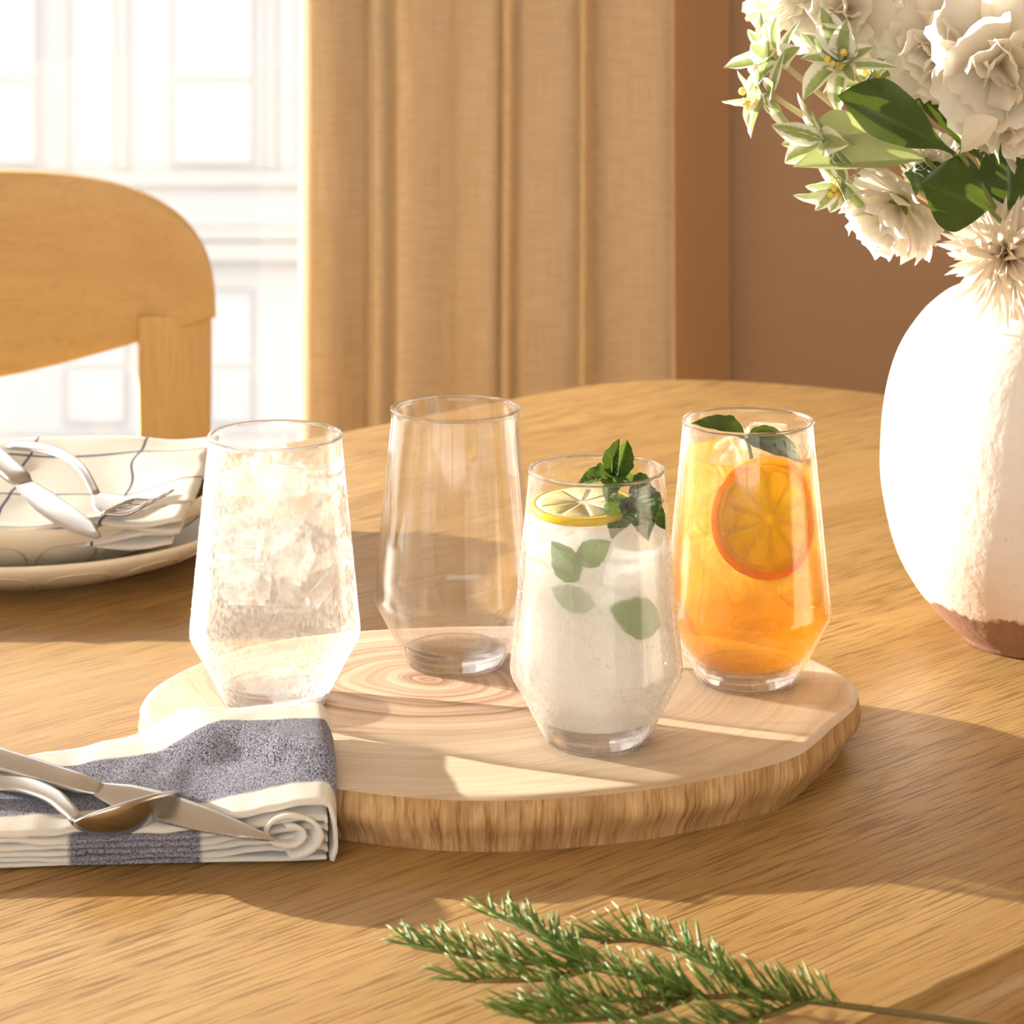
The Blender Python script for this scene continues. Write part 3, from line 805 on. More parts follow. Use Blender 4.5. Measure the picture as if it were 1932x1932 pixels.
# ------------------------------------------------------------------ plates with napkin and cutlery (back left)
PL = (-.290, 1.668, 0)
def plate(label, loc, R, rf, H_, t=.004, narch=16, cat='plate'):
    g = empty('plate', loc); tag(g, label, cat)
    pr = [(.0001, .003), (rf - .006, .003), (rf - .004, 0), (rf, 0), (rf + .004, .0025)]
    for k in range(1, 9):
        q = k / 8; pr.append((rf + .004 + (R - rf - .004) * (1 - (1 - q) ** 1.7) , .0025 + (H_ - .0025) * q ** 1.15))
    outp = pr[4:]
    pr += [(R - .001, H_ + .0008), (R - .0028, H_ + .0004)]
    pr += [(r - t, z + .0012) for r, z in outp[::-1][1:]] + [(rf - .004, .0062), (.0001, .006)]
    obj('dish', MB().lathe(pr, 128), M['plate'], g)
    def rz(q):
        q = q * (len(outp) - 1); i = min(int(q), len(outp) - 2); a, b = outp[i], outp[i + 1]; s_ = q - i
        return a[0] + (b[0] - a[0]) * s_, a[1] + (b[1] - a[1]) * s_
    rm = MB()
    for k in range(narch):
        a0 = 2 * PI * k / narch; hwA = PI / narch * .92; pts = []
        for i in range(25):
            s_ = -1 + 2 * i / 24
            qq = .10 + .62 * (1 - abs(s_) ** 4) ** .5
            r, z = rz(qq); a = a0 + s_ * hwA
            pts.append(((r + .0001) * math.cos(a), (r + .0001) * math.sin(a), z))
        rm.tube(pts, .0008, 6)
    obj('embossed_arches', rm, M['plate_groove'], g)
    return g
plate('larger cream stoneware plate at the bottom of the stack', PL, .129, .085, .0245)
plate('smaller cream plate stacked on the larger plate under the checked napkin', (PL[0] - .004, PL[1] + .004, .0072), .117, .075, .0335)

M['nap_grid'] = m_napkin('checked_cotton', [(.18, .006), (.52, .006), (.84, .006)], [(.12, .003), (.36, .003), (.60, .003), (.84, .003)], (.17, .16, .24), True)
nk = empty('napkin', (PL[0], PL[1], .0115)); tag(nk, 'white checked napkin with thin blue lines folded on the plates', 'napkin')
def ngrid(k):
    def fn(u, v):
        # u: left to right, v: front to back (local metres about the plate centre)
        x = lerp(-.19, .100, u); y = lerp(-.118 + .03 * u, .108, v)
        rr = math.hypot(x, y)
        z = .012 + .0030 * k + .010 * sm(.05, .10, rr) * (1 if x > -.1 else .6) + .004 * sm(.3, 1, v)
        z += .0035 * noise.noise(Vector((x * 22, y * 22, k * 1.7))) + .0016 * math.sin(u * 26 + k * 2.1) * (1 - v) ** 2
        y += .004 * noise.noise(Vector((x * 30, 5, k * 3.1))) - .003 * k
        x += .004 * noise.noise(Vector((y * 30, 9, k * 2.3))) + .0025 * (k - 2)
        z -= .006 * sm(.10, 0, v) * (3 - k) / 3
        return (x, y, z)
    return fn
for k in range(4):
    obj('cloth_layer', MB().grid(ngrid(k), 48, 34), M['nap_grid'], nk, True, .0022)

def fork(label, path, up, loc=(0, 0, 0)):
    """path: handle end .. neck .. root of tines .. tip"""
    g = empty('fork', loc); tag(g, label, 'fork')
    hp = catmull(path[:4], 6); n_ = len(hp)
    obj('handle', MB().sweep(hp, [lerp(.0115, .0055, sm(0, .8, i / (n_ - 1))) for i in range(n_)], [.0026] * n_, up, 12, .8), M['steel'], g)
    a, b, c = Vector(path[3]), Vector(path[4]), Vector(path[5]); t = (b - a).normalized(); side = t.cross(Vector(up)).normalized()
    obj('head', MB().sweep(catmull([a - t * .002, a + (b - a) * .4, b], 5), [.006, .008, .011, .014, .017, .019, .021, .0225, .0235, .024, .024], [.0024] * 11, up, 12, .8), M['steel'], g)
    for k in range(4):
        s_ = (k - 1.5) * .0066
        obj('tine', MB().sweep(catmull([b - t * .003 + side * s_, b + (c - b) * .5 + side * s_ - Vector(up) * .003, c + side * s_ * .95], 4), [.0042, .004, .004, .0038, .0036, .0034, .003, .0024, .0014], [.0022] * 6 + [.002, .0018, .0012], up, 10, .85), M['steel'], g)
    return g
def knife(label, hpath, bpath, bw_, up, mat='steel', bdepth=.0018, hw_=None, ht=None, serr=0):
    g = empty('table_knife'); tag(g, label, 'knife')
    hp = catmull(hpath, 6); n_ = len(hp)
    hw2 = [lerp(hw_[0], hw_[1], i / (n_ - 1)) * (1 - .28 * sm(.8, 1, i / (n_ - 1))) for i in range(n_)]; ht2 = [lerp(ht[0], ht[1], i / (n_ - 1)) * (1 - .5 * sm(.75, 1, i / (n_ - 1))) for i in range(n_)]
    obj('handle', MB().sweep(hp, hw2, ht2, up, 16, .6), M[mat], g)
    bp = catmull(bpath, 16); n_ = len(bp); m_ = len(bw_) - 1; ww = []
    for i in range(n_):
        q = i / (n_ - 1) * m_; j = min(int(q), m_ - 1); ww.append(lerp(bw_[j], bw_[j + 1], q - j))
    mb = MB().sweep(bp, ww, [bdepth] * (n_ - 2) + [bdepth * .7, bdepth * .4], up, 12, .75)
    if serr:
        # fine saw teeth along the cutting edge
        t = (bp[-1] - bp[0]).normalized(); side = t.cross(Vector(up)).normalized()
        cnt = 54
        for k in range(cnt):
            q = lerp(serr, .985, k / cnt) * (n_ - 1); i = min(int(q), n_ - 2); p = bp[i].lerp(bp[i + 1], q - i); wd = lerp(ww[i], ww[i + 1], q - i)
            e = p + side * (wd / 2 - .0002); b = len(mb.v); st = (bp[-1] - bp[0]).length * (.985 - serr) / cnt
            for z in (-bdepth * .25, bdepth * .25):
                for s_, o_ in ((-.5, 0), (.5, 0), (0, .0007)): mb.vert(e + t * st * s_ + side * o_ + Vector(up) * z)
            mb.f += [(b, b + 1, b + 2), (b + 5, b + 4, b + 3), (b, b + 2, b + 5, b + 3), (b + 2, b + 1, b + 4, b + 5)]
    obj('blade', mb, M[mat], g, True, sharp=40)
    return g
fork('steel fork resting tines-down on the checked napkin', [(-0.302, 1.66, 0.0671), (-0.2731, 1.64, 0.0678), (-0.252, 1.61, 0.0647), (-0.2379, 1.58, 0.0553), (-0.2229, 1.566, 0.0521), (-0.1999, 1.57, 0.0578)], (0, -.3, .95))
knife('steel knife lying across the checked napkin beside the fork', [(-0.3681, 1.7, 0.0837), (-0.3224, 1.65, 0.0719), (-0.2938, 1.615, 0.0617), (-0.2828, 1.602, 0.0568)], [(-0.2836, 1.603, 0.0571), (-0.2584, 1.57, 0.049), (-0.2317, 1.545, 0.0407)],
      [.012, .018, .020, .019, .016, .004], (.25, -.45, .86), hw_=(.017, .014), ht=(.006, .005))

# ------------------------------------------------------------------ striped napkin (front left)
M['nap_top'] = m_napkin('striped_cotton', [(.45, .29)], [], (.045, .048, .095))
M['nap_side'] = m_napkin('striped_cotton_folds', [], [(.575, .105)], (.06, .055, .085))
M['nap_plain'] = m_napkin('plain_cream_cotton', [], [], (.1, .1, .1))
sn = empty('napkin', (-.19, 1.19, 0)); tag(sn, 'folded cream napkin with a wide blue stripe, front left', 'napkin')
BO = Vector((-.005, 1.295, 0)); blw = [p + BO for p in bl]
def sdist(x, y):
    p = Vector((x, y, 0)); ins = False; dm = 9
    for i in range(nB):
        a, b = blw[i], blw[(i + 1) % nB]
        if (a.y > y) != (b.y > y) and x < a.x + (y - a.y) * (b.x - a.x) / (b.y - a.y): ins = not ins
        dm = min(dm, (p - a).length)
    return dm if ins else -dm
def sntop(u, v):
    f_ = .0165 + .0105 * sm(.72, .97, u); b_ = .023 + .0155 * sm(.25, 1, u)
    return lerp(f_, b_, v ** .8)
_bc = {}
def snbot(x, y):
    k = (round(x, 4), round(y, 4))
    if k not in _bc: _bc[k] = .0285 * sm(-.012, .0015, sdist(x, y)) + .0008
    return _bc[k]
def snlayer(k, K):
    def fn(u, v):
        uu = u * 1.13; ub = min(uu, 1)
        xf, yf = lerp(-.31, -.0775, ub), lerp(1.154, 1.1690, ub)
        xb, yb = lerp(-.31, -.0869, ub), lerp(1.208, 1.2515, ub)
        x, y = lerp(xf, xb, v), lerp(yf, yb, v)
        bt = snbot(x, y) + .0012; tp = max(sntop(ub, v), bt + .0105, .0285 * sm(-.05, .004, sdist(x, y)) * sm(.1, .75, v) + .0125)
        z = lerp(bt, tp, k / K * (1 if k == K else .90))
        z += (.0010 * noise.noise(Vector((x * 40, y * 40, k * 2.7))) + .0007 * noise.noise(Vector((x * 110, y * 60, k * 5.1)))) * min(1, k)
        fr = (1 - v) ** 6
        y += fr * (.0022 * noise.noise(Vector((x * 25, 2, k * 3.3))) + (.002 if k == K else 0) - .0008 * k)
        if k == K: z -= fr * .0010
        if k == K and uu < .97: z += .0012 * math.sin(PI * v) * (1 - uu)
        if k < K: x -= .0012 * sm(.86, 1, uu)
        if uu > 1:
            t = (uu - 1) / .13
            x += (.0030 if k == K else 0.) * math.sin(PI * min(1, t * .85)) + .0008 * noise.noise(Vector((y * 60, t * 3, 1)))
            if k == K: z = lerp(z, bt - .0008, t ** .9)
            else: z = lerp(z, max(bt, z - .0015), t)
        return (x + .19, y - 1.19, z)
    return fn
K = 5
for k in range(K + 1):
    obj('cloth_layer', MB().grid(snlayer(k, K), 90, 30), M['nap_top'] if k == K else M['nap_side'], sn, True, .0019 if k == K else .0014)
def curl(u, v):
    a = -PI * .5 + u * PI * 3.1; r = lerp(.0125, .0035, u ** .9) * lerp(1, .5, v)
    x = -.0935 + .19 + r * 1.25 * math.cos(a) * (1 if u > .02 else 1); z = .0150 + r * .82 * math.sin(a) + .0006 * noise.noise(Vector((u * 9, v * 4, 3)))
    return (x - .010 * v, lerp(1.1605, 1.190, v) - 1.19, z - .001 * v)
obj('rolled_fold', MB().grid(curl, 60, 10), M['nap_plain'], sn, True, .0017)

knife('steel knife with a serrated blade on the striped napkin', [(-0.2652, 1.214, 0.0389), (-0.2226, 1.198, 0.0331), (-0.1956, 1.188, 0.0292), (-0.1756, 1.18, 0.0268)], [(-0.1771, 1.1805, 0.0271), (-0.1429, 1.168, 0.0224), (-0.0991, 1.15, 0.0165)],
      [.0085, .0150, .0165, .0160, .0140, .0090, .001], (.12, -.42, .90), hw_=(.0140, .0100), ht=(.0075, .0042), serr=.42)
sp = empty('spoon'); tag(sp, 'steel spoon resting over the knife on the striped napkin', 'spoon')
hp = catmull([(-0.26, 1.19, 0.0221), (-0.2344, 1.188, 0.0269), (-0.2131, 1.184, 0.0281), (-0.1963, 1.172, 0.0275), (-0.1869, 1.16, 0.0255), (-0.1819, 1.1535, 0.0236)], 6)
obj('handle', MB().sweep(hp, [lerp(.0115, .0060, sm(.2, 1, i / (len(hp) - 1))) for i in range(len(hp))], [.0034] * len(hp), (.1, -.35, .93), 14, .75), M['steel'], sp)
sb = MB(); SL, SWd, SD = .051, .033, .0105
def bowl(u, v, off=0.):
    # v along the bowl, u across; egg-shaped outline
    yv = v * SL; tt = min(1, max(0, v)); half = SWd / 2 * (math.sin(PI * tt ** .88) ** .62 if 0 < tt < 1 else 0) + .0008
    s_ = (u - .5) * 2
    dp = SD * math.sin(PI * min(1, max(0, v))) ** .7 if 0 < v < 1 else 0
    return (s_ * half, yv, -dp * (1 - abs(s_) ** 2.3))
sb.grid(bowl, 24, 28)
so = obj('bowl', sb, M['steel_dark'], sp, True, .0014)
y_ = Vector((-0.1441, 1.182, 0.0254)) - Vector((-0.1829, 1.1515, 0.0239))
orient(so, (-0.1829, 1.1515, 0.0239), y_, (-.10, .50, .86))

# ------------------------------------------------------------------ vase
VX, VY = .281, 1.487
def m_vase():
    m = Mat('rough_white_glaze'); c = m.coord(); z = m.sep(c)[2]
    n1 = m.noise(c, 26, 4, .6); n2 = m.noise(c, 210, 3, .6); n3 = m.noise(m.mapp(c, (60, 60, 16)), 1, 3, .6)
    zz = m.math('ADD', z, m.math('MULTIPLY', m.math('SUBTRACT', n3, .5), .022))
    band = m.n('ShaderNodeMapRange', None, Value=zz, _1=.0245, _2=.0265, _3=1., _4=0.).outputs[0]
    thin = m.n('ShaderNodeMapRange', None, Value=zz, _1=.024, _2=.080, _3=.65, _4=0.).outputs[0]
    wh = m.mixc(n1, (.86, .77, .70), (.90, .85, .80))
    wh = m.mixc(m.math('MULTIPLY', thin, m.ramp(n1, [(.35, BK), (.6, WH)])), wh, (.72, .50, .36))
    spk = m.ramp(n2, [(.27, WH), (.33, BK)])
    wh = m.mixc(m.math('MULTIPLY', spk, .6), wh, (.45, .32, .25))
    cl = m.mixc(n2, (.23, .115, .07), (.36, .20, .135))
    col = m.mixc(band, wh, cl)
    hg = m.math('ADD', m.math('MULTIPLY', n2, .35), n1)
    return m.surf(m.bsdf(Base_Color=col, Roughness=m.math('ADD', m.math('MULTIPLY', band, .2), .45), Normal=m.bump(hg, .32, .003)))
M['vase'] = m_vase()
vz = empty('vase', (VX, VY, 0)); tag(vz, 'round white glazed vase with bare clay base holding flowers', 'vase')
vp = catmull([(.030, 0, 0), (.036, .0005, 0), (.0405, .005, 0), (.050, .0135, 0), (.0635, .030, 0), (.0745, .052, 0), (.0808, .080, 0), (.0820, .103, 0), (.0795, .130, 0), (.0720, .155, 0), (.0600, .174, 0), (.0480, .1855, 0), (.0400, .190, 0), (.0360, .194, 0), (.0355, .200, 0), (.0380, .206, 0)], 5)
vpr = [(.0001, .002)] + [(p.x, max(0, p.y)) for p in vp]
inn = [(max(.004, p.x - .005), p.y + (.004 if p.y < .05 else 0)) for p in vp[::-1] if p.y > .008]
vm = MB().lathe(vpr + [(.0365, .2085)] + inn + [(.0001, .010)], 128)
vm.v = [tuple(Vector(p) + Vector((p[0], p[1], 0)) * (.012 * noise.noise(Vector(p) * 14) + .004 * noise.noise(Vector(p) * 60))) for p in vm.v]
obj('body', vm, M['vase'], vz)

# ------------------------------------------------------------------ flowers
def m_petal(name, c1, c2, tr=.5):
    m = Mat(name); uv = m.coord('UV'); x, y, _ = m.sep(uv)
    n = m.noise(m.mapp(uv, (40, 1.5, 1)), 1, 2, .5)
    col = m.mixc(y, c1, c2); col = m.mixc(m.math('MULTIPLY', n, .25), col, c1)
    d = m.n('ShaderNodeBsdfDiffuse', None, Color=col, Normal=m.bump(n, .25, .001)).outputs[0]
    t = m.n('ShaderNodeBsdfTranslucent', None, Color=col).outputs[0]
    return m.surf(m.mix(tr, d, t))
M['petal'] = m_petal('cream_petal', (.86, .78, .60), (.97, .93, .87))
M['petal_thin'] = m_petal('feathery_petal', (.84, .68, .48), (.97, .91, .82))
M['bud'] = plain('yellow_bud', (.80, .62, .13), .5)
M['calyx'] = plain('green_calyx', (.20, .30, .04), .5)
def m_varieg():
    m = Mat('variegated_leaf'); uv = m.coord('UV'); x, y, _ = m.sep(uv)
    a = m.math('MULTIPLY', m.math('ABSOLUTE', m.math('SUBTRACT', x, .5)), 2.)
    n = m.noise(m.mapp(uv, (5, 8, 1)), 1, 3, .6)
    e = m.math('ADD', a, m.math('MULTIPLY', m.math('SUBTRACT', n, .5), .5))
    f = m.n('ShaderNodeMapRange', None, Value=e, _1=.42, _2=.58, _3=0., _4=1.).outputs[0]
    col = m.mixc(f, m.mixc(n, (.28, .36, .12), (.48, .55, .27)), (.90, .88, .76))
    d = m.n('ShaderNodeBsdfDiffuse', None, Color=col).outputs[0]; t = m.n('ShaderNodeBsdfTranslucent', None, Color=col).outputs[0]
    return m.surf(m.mix(.3, d, t))
M['varieg'] = m_varieg()
def petal_mesh(seed, L=.030, Wd=.039):
    mb = MB()
    def fn(u, v):
        s_ = (u - .5) * 2; w_ = Wd / 2 * (.16 + .84 * math.sin(PI / 2 * min(1, v * 1.05)) ** 1.1)
        jag = .07 * noise.noise(Vector((u * 13, seed, 1))) + .025 * math.sin(u * 34 + seed)
        y = L * (v - .12 * s_ * s_ * v * v + jag * v ** 3)
        z = L * (.20 * noise.noise(Vector((u * 4.5, v * 2, seed * 1.7))) + .06 * math.sin(u * 13 + seed * 2)) * v ** 2 + .22 * L * s_ * s_ * v * .6 + .18 * L * v * v
        return (s_ * w_, y, z)
    mb.grid(fn, 16, 10)
    me = mb.mesh('petal'); me.materials.append(M['petal']); return me
PET = [petal_mesh(i) for i in range(5)]
def frame_axis(ax):
    ax = Vector(ax).normalized(); t = Vector((0, 0, 1)) if abs(ax.z) < .9 else Vector((1, 0, 0)); a = ax.cross(t).normalized(); return ax, a, ax.cross(a)
MOUTH = Vector((VX, VY, .195))
def stem_path(p, spread=.02, bend=.3):
    p = Vector(p); b = MOUTH + Vector(((p.x - VX) * .08, (p.y - VY) * .08, 0)).xyz; lo = Vector((VX - (p.x - VX) * .10, VY - (p.y - VY) * .1, .06))
    mid = b.lerp(p, .5) + Vector((0, 0, .02 * bend))
    return catmull([lo, b, mid, p], 6)
def bloom(label, p, ax, size=1.0, seed=0):
    p = Vector(p); rnd = random.Random(seed); g = empty('white_flower', p); tag(g, label, 'flower', 'ruffled white blooms in the vase')
    axn, a1, a2 = frame_axis(ax); L = .03 * size
    obj('stem', MB().tube([q - p for q in stem_path(p - axn * .016 * size)], .0014), M['stem'], g)
    cal = obj('calyx', MB().lathe([(.0014, -.020), (.0042, -.013), (.0056, -.004), (.0066, .003), (.0052, .004), (.0001, .0)], 12), M['calyx'], g)
    cal.rotation_mode = 'QUATERNION'; cal.rotation_quaternion = axn.to_track_quat('Z', 'Y'); cal.scale = (size,) * 3
    for n_, tilt, sc, lift in ((6, 84, 1.0, -.003), (5, 62, .98, .0), (4, 40, .85, .003), (3, 20, .68, .006)):
        for k in range(n_):
            an = 2 * PI * (k + rnd.uniform(-.25, .25)) / n_ + tilt; ti = math.radians(tilt + rnd.uniform(-12, 12))
            rad = a1 * math.cos(an) + a2 * math.sin(an)
            di = rad * math.sin(ti) + axn * math.cos(ti); no = axn * math.sin(ti) - rad * math.cos(ti)
            o = obj('petal', PET[rnd.randrange(5)], None, g); orient(o, axn * lift * size, di, no, rnd.uniform(-.3, .3)); s_ = sc * size * rnd.uniform(.85, 1.1); o.scale = (s_, s_, s_)
bloom('ruffled white bloom at the top left of the bouquet', (0.1477, 1.46, 0.3468), (-.5, -.5, .6), .75, 1)
bloom('wide ruffled white bloom facing down above the speckled leaves', (0.1768, 1.45, 0.3424), (-.25, -.75, .15), 1.05, 2)
bloom('ruffled white bloom in the middle of the bouquet top', (0.2211, 1.43, 0.3251), (-.35, -.9, .1), .95, 3)
bloom('large ruffled white bloom with a broad lower petal, right side', (0.2478, 1.41, 0.318), (.1, -.95, .0), 1.30, 4)
bloom('ruffled white bloom cut by the right edge below the largest bloom', (0.2578, 1.42, 0.2939), (.25, -.8, -.4), .95, 11)
bloom('ruffled white bloom cut by the top edge at centre', (0.2146, 1.47, 0.351), (-.1, -.5, .7), .95, 5)
bloom('ruffled white bloom cut by the top right corner', (0.2535, 1.45, 0.3452), (.1, -.75, .5), 1.1, 6)
bloom('small ruffled white bloom hanging low beside the vase mouth', (0.1999, 1.42, 0.2448), (-.55, -.55, -.55), .95, 7)
bloom('small white bloom hidden under the pale leaf', (0.2177, 1.44, 0.2639), (-.3, -.7, .2), .55, 8)

VL = [shared(leaf_mesh(.026, w_, .25, c_, .03, b_), M['varieg'], 'leaf') for w_, c_, b_ in ((.0140, .15, .9), (.0115, -.12, .85), (.0155, .3, 1.0), (.0065, .35, .75))]
BUD = shared(MB().lathe([(.0001, -.0022), (.0015, -.0016), (.0022, 0), (.0016, .0016), (.0001, .0023)], 10), M['bud'], 'bud')
def sprig(label, p, ax, n_=9, size=1.0, seed=0, buds=4):
    p = Vector(p); rnd = random.Random(seed); g = empty('variegated_sprig', p); tag(g, label, 'foliage', 'pale variegated sprigs in the vase')
    axn, a1, a2 = frame_axis(ax)
    pth = [q - p for q in stem_path(p - axn * .004)]
    obj('stem', MB().tube(pth, [.0016] * len(pth)), M['stem_pale'], g)
    for k in range(n_):
        an = 2.4 * k + rnd.uniform(-.3, .3); ti = math.radians(rnd.choice((35, 55, 75, 95)) + rnd.uniform(-10, 10))
        rad = a1 * math.cos(an) + a2 * math.sin(an); di = rad * math.sin(ti) + axn * math.cos(ti); no = axn * math.sin(ti) - rad * math.cos(ti)
        o = obj('leaf', VL[rnd.randrange(4)], None, g); orient(o, axn * rnd.uniform(-.006, .004), di, no, rnd.uniform(-.5, .5)); s_ = size * rnd.uniform(.75, 1.15); o.scale = (s_,) * 3
    for k in range(buds):
        o = obj('bud', BUD, None, g); o.location = axn * rnd.uniform(.004, .010) + a1 * rnd.uniform(-.006, .006) + a2 * rnd.uniform(-.006, .006)
sprig('variegated sprig with white-edged leaves at far upper left', (0.1364, 1.43, 0.3185), (-.75, -.4, .35), 14, 1.0, 21, 2)
sprig('variegated sprig with yellow buds drooping at far left', (0.1299, 1.425, 0.2997), (-.8, -.35, -.35), 11, 1.0, 22, 7)
sprig('variegated sprig in front of the wide white bloom', (0.1716, 1.43, 0.3168), (-.4, -.7, .4), 14, 1.0, 23, 4)
sprig('variegated sprig left of the dark green leaf', (0.1617, 1.42, 0.2783), (-.8, -.4, -.05), 11, 1.0, 24, 0)
sprig('variegated sprig with yellow buds under the pale leaf', (0.1698, 1.415, 0.2563), (-.55, -.55, -.5), 9, .85, 25, 8)
sprig('variegated sprig between the stems at mid bouquet', (0.1879, 1.45, 0.3062), (-.3, -.6, .5), 11, 1.0, 26, 3)
def big_leaf(label, base, tip, Wd, no, mat, curl_=.1, fold=.2, blunt=.8, bend=0.):
    b = Vector(base); t = Vector(tip); L = (t - b).length
    g = empty('leaf_stem', b); tag(g, label, 'leaf')
    o = obj('leaf', leaf_mesh(L, Wd, fold, curl_, .02, blunt, 0, 10, 18), M[mat], g, sub=1); orient(o, (0, 0, 0), t - b, no)
    obj('stem', MB().tube([q - b for q in stem_path(b)], .0013), M['stem'], g)
big_leaf('large dark green leaf pointing left at the centre of the bouquet', (0.2245, 1.4, 0.2731), (0.1667, 1.385, 0.3063), .038, (.25, -.75, .6), 'leaf_dark', .08, .15, 1.55)
big_leaf('broad rounded green leaf above the vase mouth', (0.2428, 1.4, 0.2448), (0.2083, 1.385, 0.2602), .040, (-.2, -.9, .35), 'leaf_dark', .12, .15, 1.35)
big_leaf('long pale green leaf pointing left under the dark leaf', (0.212, 1.415, 0.2686), (0.143, 1.4, 0.2688), .026, (.05, -.6, .8), 'leaf_pale', .05, .30, .95)
big_leaf('rounded pale leaf left of the dark green leaf', (0.1847, 1.425, 0.2778), (0.1556, 1.41, 0.2876), .022, (-.2, -.7, .6), 'leaf_pale', .1, .2, 1.1)
big_leaf('narrow dark leaf behind the middle bloom', (0.2296, 1.44, 0.2794), (0.2019, 1.45, 0.3285), .020, (.3, -.9, .1), 'leaf_dark', .05, .2, .9)
big_leaf('dark leaf beneath the broad lower petal', (0.2431, 1.43, 0.2668), (0.2254, 1.44, 0.3126), .026, (.2, -.9, .1), 'leaf_dark', .05, .2, .9)
big_leaf('small white upright leaf right of the dark leaf', (0.2253, 1.385, 0.2749), (0.2426, 1.38, 0.2935), .021, (-.85, -.5, .3), 'petal', .05, .2, 1.3)
big_leaf('green leaf at the right edge above the feathery bloom', (0.2582, 1.43, 0.242), (0.2569, 1.43, 0.2805), .03, (-.2, -.95, .1), 'leaf_dark', .08, .2, .9)
big_leaf('green leaf tucked behind the low white bloom', (0.2277, 1.42, 0.2543), (0.2032, 1.43, 0.2607), .018, (0, -.8, .5), 'leaf_dark', .1, .2, .9)
# feathery cream bloom over the vase mouth
FP = []
for sd in range(4):
    rnd = random.Random(sd); mb = leaf_mesh(.036, .0066, .4, .18 + .12 * sd, .05, .62, 0, 4, 12)
    me = mb.mesh('petal'); me.materials.append(M['petal_thin']); FP.append(me)
def feather(label, p, ax, size, n_, seed):
    p = Vector(p); rnd = random.Random(seed); g = empty('feathery_flower', p); tag(g, label, 'flower')
    axn, a1, a2 = frame_axis(ax)
    pth = [MOUTH - Vector((0, 0, .08)) - p, MOUTH - Vector((0, 0, .01)) - p, axn * -.006]
    obj('stem', MB().tube(catmull(pth, 5), .0018), M['stem'], g)
    for k in range(n_):
        f_ = (k + .5) / n_; ti = math.radians(lerp(12, 118, f_ ** .8) + rnd.uniform(-8, 8)); an = 2.39996 * k
        rad = a1 * math.cos(an) + a2 * math.sin(an); di = rad * math.sin(ti) + axn * math.cos(ti); no = axn * math.sin(ti) - rad * math.cos(ti)
        o = obj('petal', FP[rnd.randrange(4)], None, g); orient(o, axn * lerp(.006, -.004, f_), di, no, rnd.uniform(-.4, .4)); s_ = size * lerp(.7, 1.05, f_) * rnd.uniform(.85, 1.15); o.scale = (s_ * 1.25, s_, s_)
feather('feathery cream bloom spilling over the vase mouth', (0.2591, 1.43, 0.2167), (-.45, -.75, .25), 1.12, 170, 31)

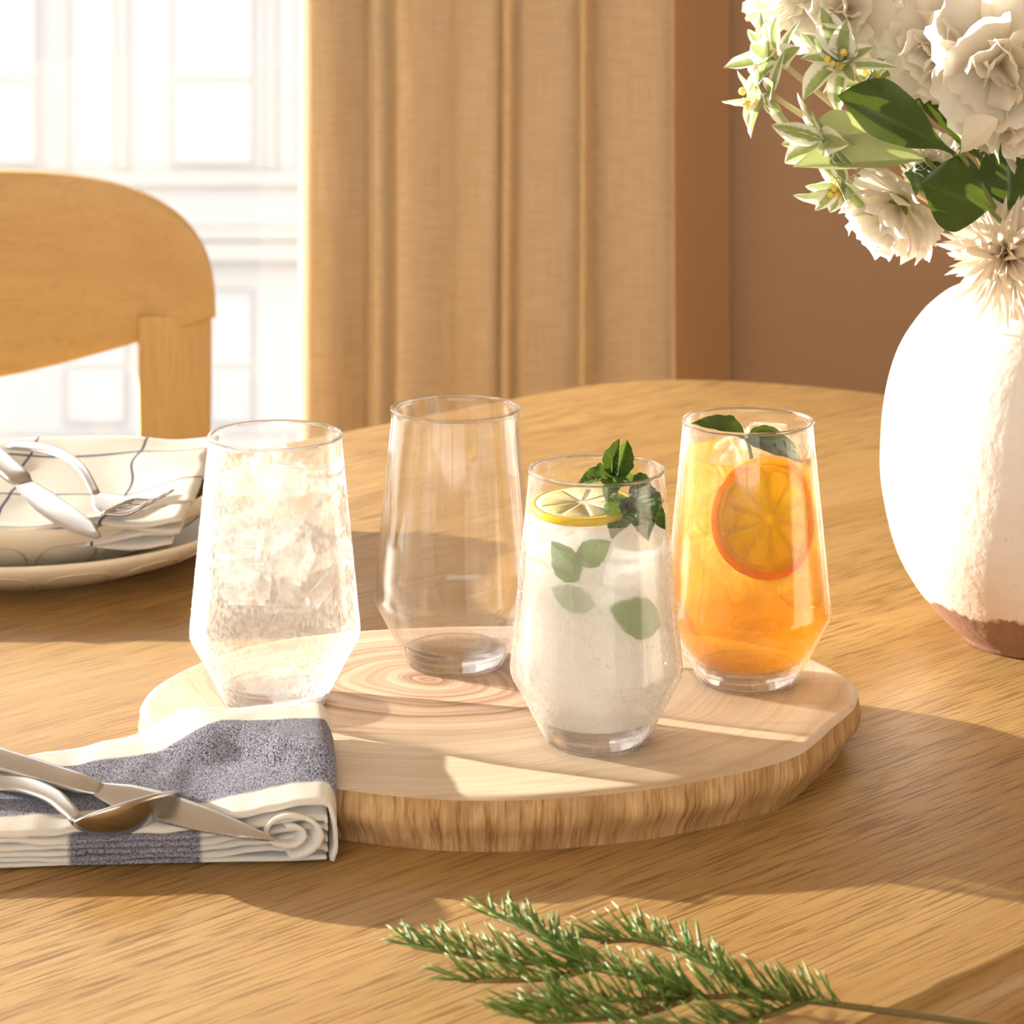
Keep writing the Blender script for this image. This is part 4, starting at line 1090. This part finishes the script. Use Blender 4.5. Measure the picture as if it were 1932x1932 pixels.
# ------------------------------------------------------------------ fir branch
M['needle'] = plain('fir_needle', (.095, .17, .022), .38)
M['needle2'] = plain('fir_needle_pale', (.22, .30, .07), .38)
M['twig'] = plain('fir_twig', (.16, .12, .035), .7)
fb = empty('fir_branch', (0.0563, 1.0306, 0)); tag(fb, 'green fir branch lying on the table in the foreground', 'branch')
FO = Vector(fb.location)
nmesh = []
for L in (.0145, .0170):
    for mt in ('needle', 'needle2'):
        mb = MB().sweep([(0, 0, 0), (0, L * .3, .0003), (0, L * .75, .0006), (0, L, .0002)], [.0006, .0012, .0011, .0002], [.0005, .0007, .0006, .0002], (0, 0, 1), 6, 1)
        me = mb.mesh('needle'); me.materials.append(M[mt]); nmesh.append(me)
twigs = [  # (points, needles, spread in front of the tip)
    ([(0.1956, 0.9935, 0.004), (0.1605, 1.0008, 0.006), (0.1226, 1.0059, 0.009), (0.0901, 1.0094, 0.011), (0.0549, 1.0048, 0.012), (0.0258, 1.0025, 0.012), (-0.0011, 0.9914, 0.012)], .34),
    ([(0.092, 1.0094, 0.011), (0.0788, 1.0137, 0.016), (0.0642, 1.0302, 0.018), (0.0489, 1.0425, 0.018), (0.033, 1.0459, 0.016)], .0),
    ([(0.0704, 1.0061, 0.012), (0.0495, 1.0138, 0.015), (0.0284, 1.0255, 0.015), (0.0028, 1.0327, 0.014), (-0.0212, 1.0424, 0.013), (-0.0387, 1.0548, 0.011)], .0),
    ([(0.0284, 1.025, 0.015), (0.0187, 1.0327, 0.018), (0.0068, 1.045, 0.02), (-0.0073, 1.0602, 0.02)], .0),
    ([(0.0304, 1.0275, 0.014), (0.0145, 1.0209, 0.013), (-0.0051, 1.0209, 0.012), (-0.0189, 1.0233, 0.011)], .0),
    ([(0.0647, 1.0076, 0.011), (0.0446, 0.9914, 0.012), (0.0235, 0.987, 0.012), (0.0083, 0.9848, 0.012)], .0),
    ([(0.1073, 1.0072, 0.01), (0.0866, 0.9916, 0.01), (0.0629, 0.9786, 0.01), (0.0343, 0.9701, 0.01)], .0),
]
cand = []
rnd = random.Random(5)
for pts, st in twigs:
    pp = catmull(pts, 10); n_ = len(pp)
    obj('twig', MB().tube([p - FO for p in pp], [lerp(.0014, .0008, i / (n_ - 1)) for i in range(n_)], 7), M['twig'], fb)
    ln = sum((pp[i + 1] - pp[i]).length for i in range(n_ - 1)); cnt = int(ln * (1 - st) / .00085)
    for k in range(cnt):
        q = lerp(st, 1, (k + rnd.random()) / cnt) * (n_ - 1); i = min(int(q), n_ - 2); p = pp[i].lerp(pp[i + 1], q - i); t = (pp[i + 1] - pp[i]).normalized()
        sd = t.cross(Vector((0, 0, 1))).normalized(); an = rnd.choice((-1, 1)) * rnd.uniform(.15, 1.25) 
        out = sd * math.sin(an) + Vector((0, 0, 1)) * (math.cos(an) * .9)
        fw = (rnd.uniform(.35, .9) if st else rnd.uniform(.7, 1.5)) if q < n_ * .88 else rnd.uniform(1.2, 2.6)
        di = (out + t * fw).normalized(); tipz = p.z + di.z * .014
        if tipz < .001: di.z += .3; di.normalize()
        cand.append((p, di, rnd.randrange(4), rnd.uniform(.8, 1.15)))
rnd.shuffle(cand)
for p, di, mi, s_ in cand[:300]:
    o = obj('needle', nmesh[mi], None, fb); orient(o, p - FO, di, (0, 0, 1) if abs(di.z) < .9 else (1, 0, 0)); o.scale = (s_,) * 3
rest = MB()
for p, di, mi, s_ in cand[300:]:
    y = di; z = Vector((0, 0, 1)) if abs(di.z) < .9 else Vector((1, 0, 0)); z = (z - y * z.dot(y)).normalized(); x = y.cross(z)
    me = nmesh[mi]; b = len(rest.v)
    for v in me.vertices: rest.vert((p - FO) + (x * v.co.x + y * v.co.y + z * v.co.z) * s_)
    for f_ in me.polygons: rest.f.append(tuple(b + i for i in f_.vertices))
if rest.v:
    o = obj('needles', rest, M['needle'], fb); o['kind'] = 'stuff'
print('needles', len(cand))
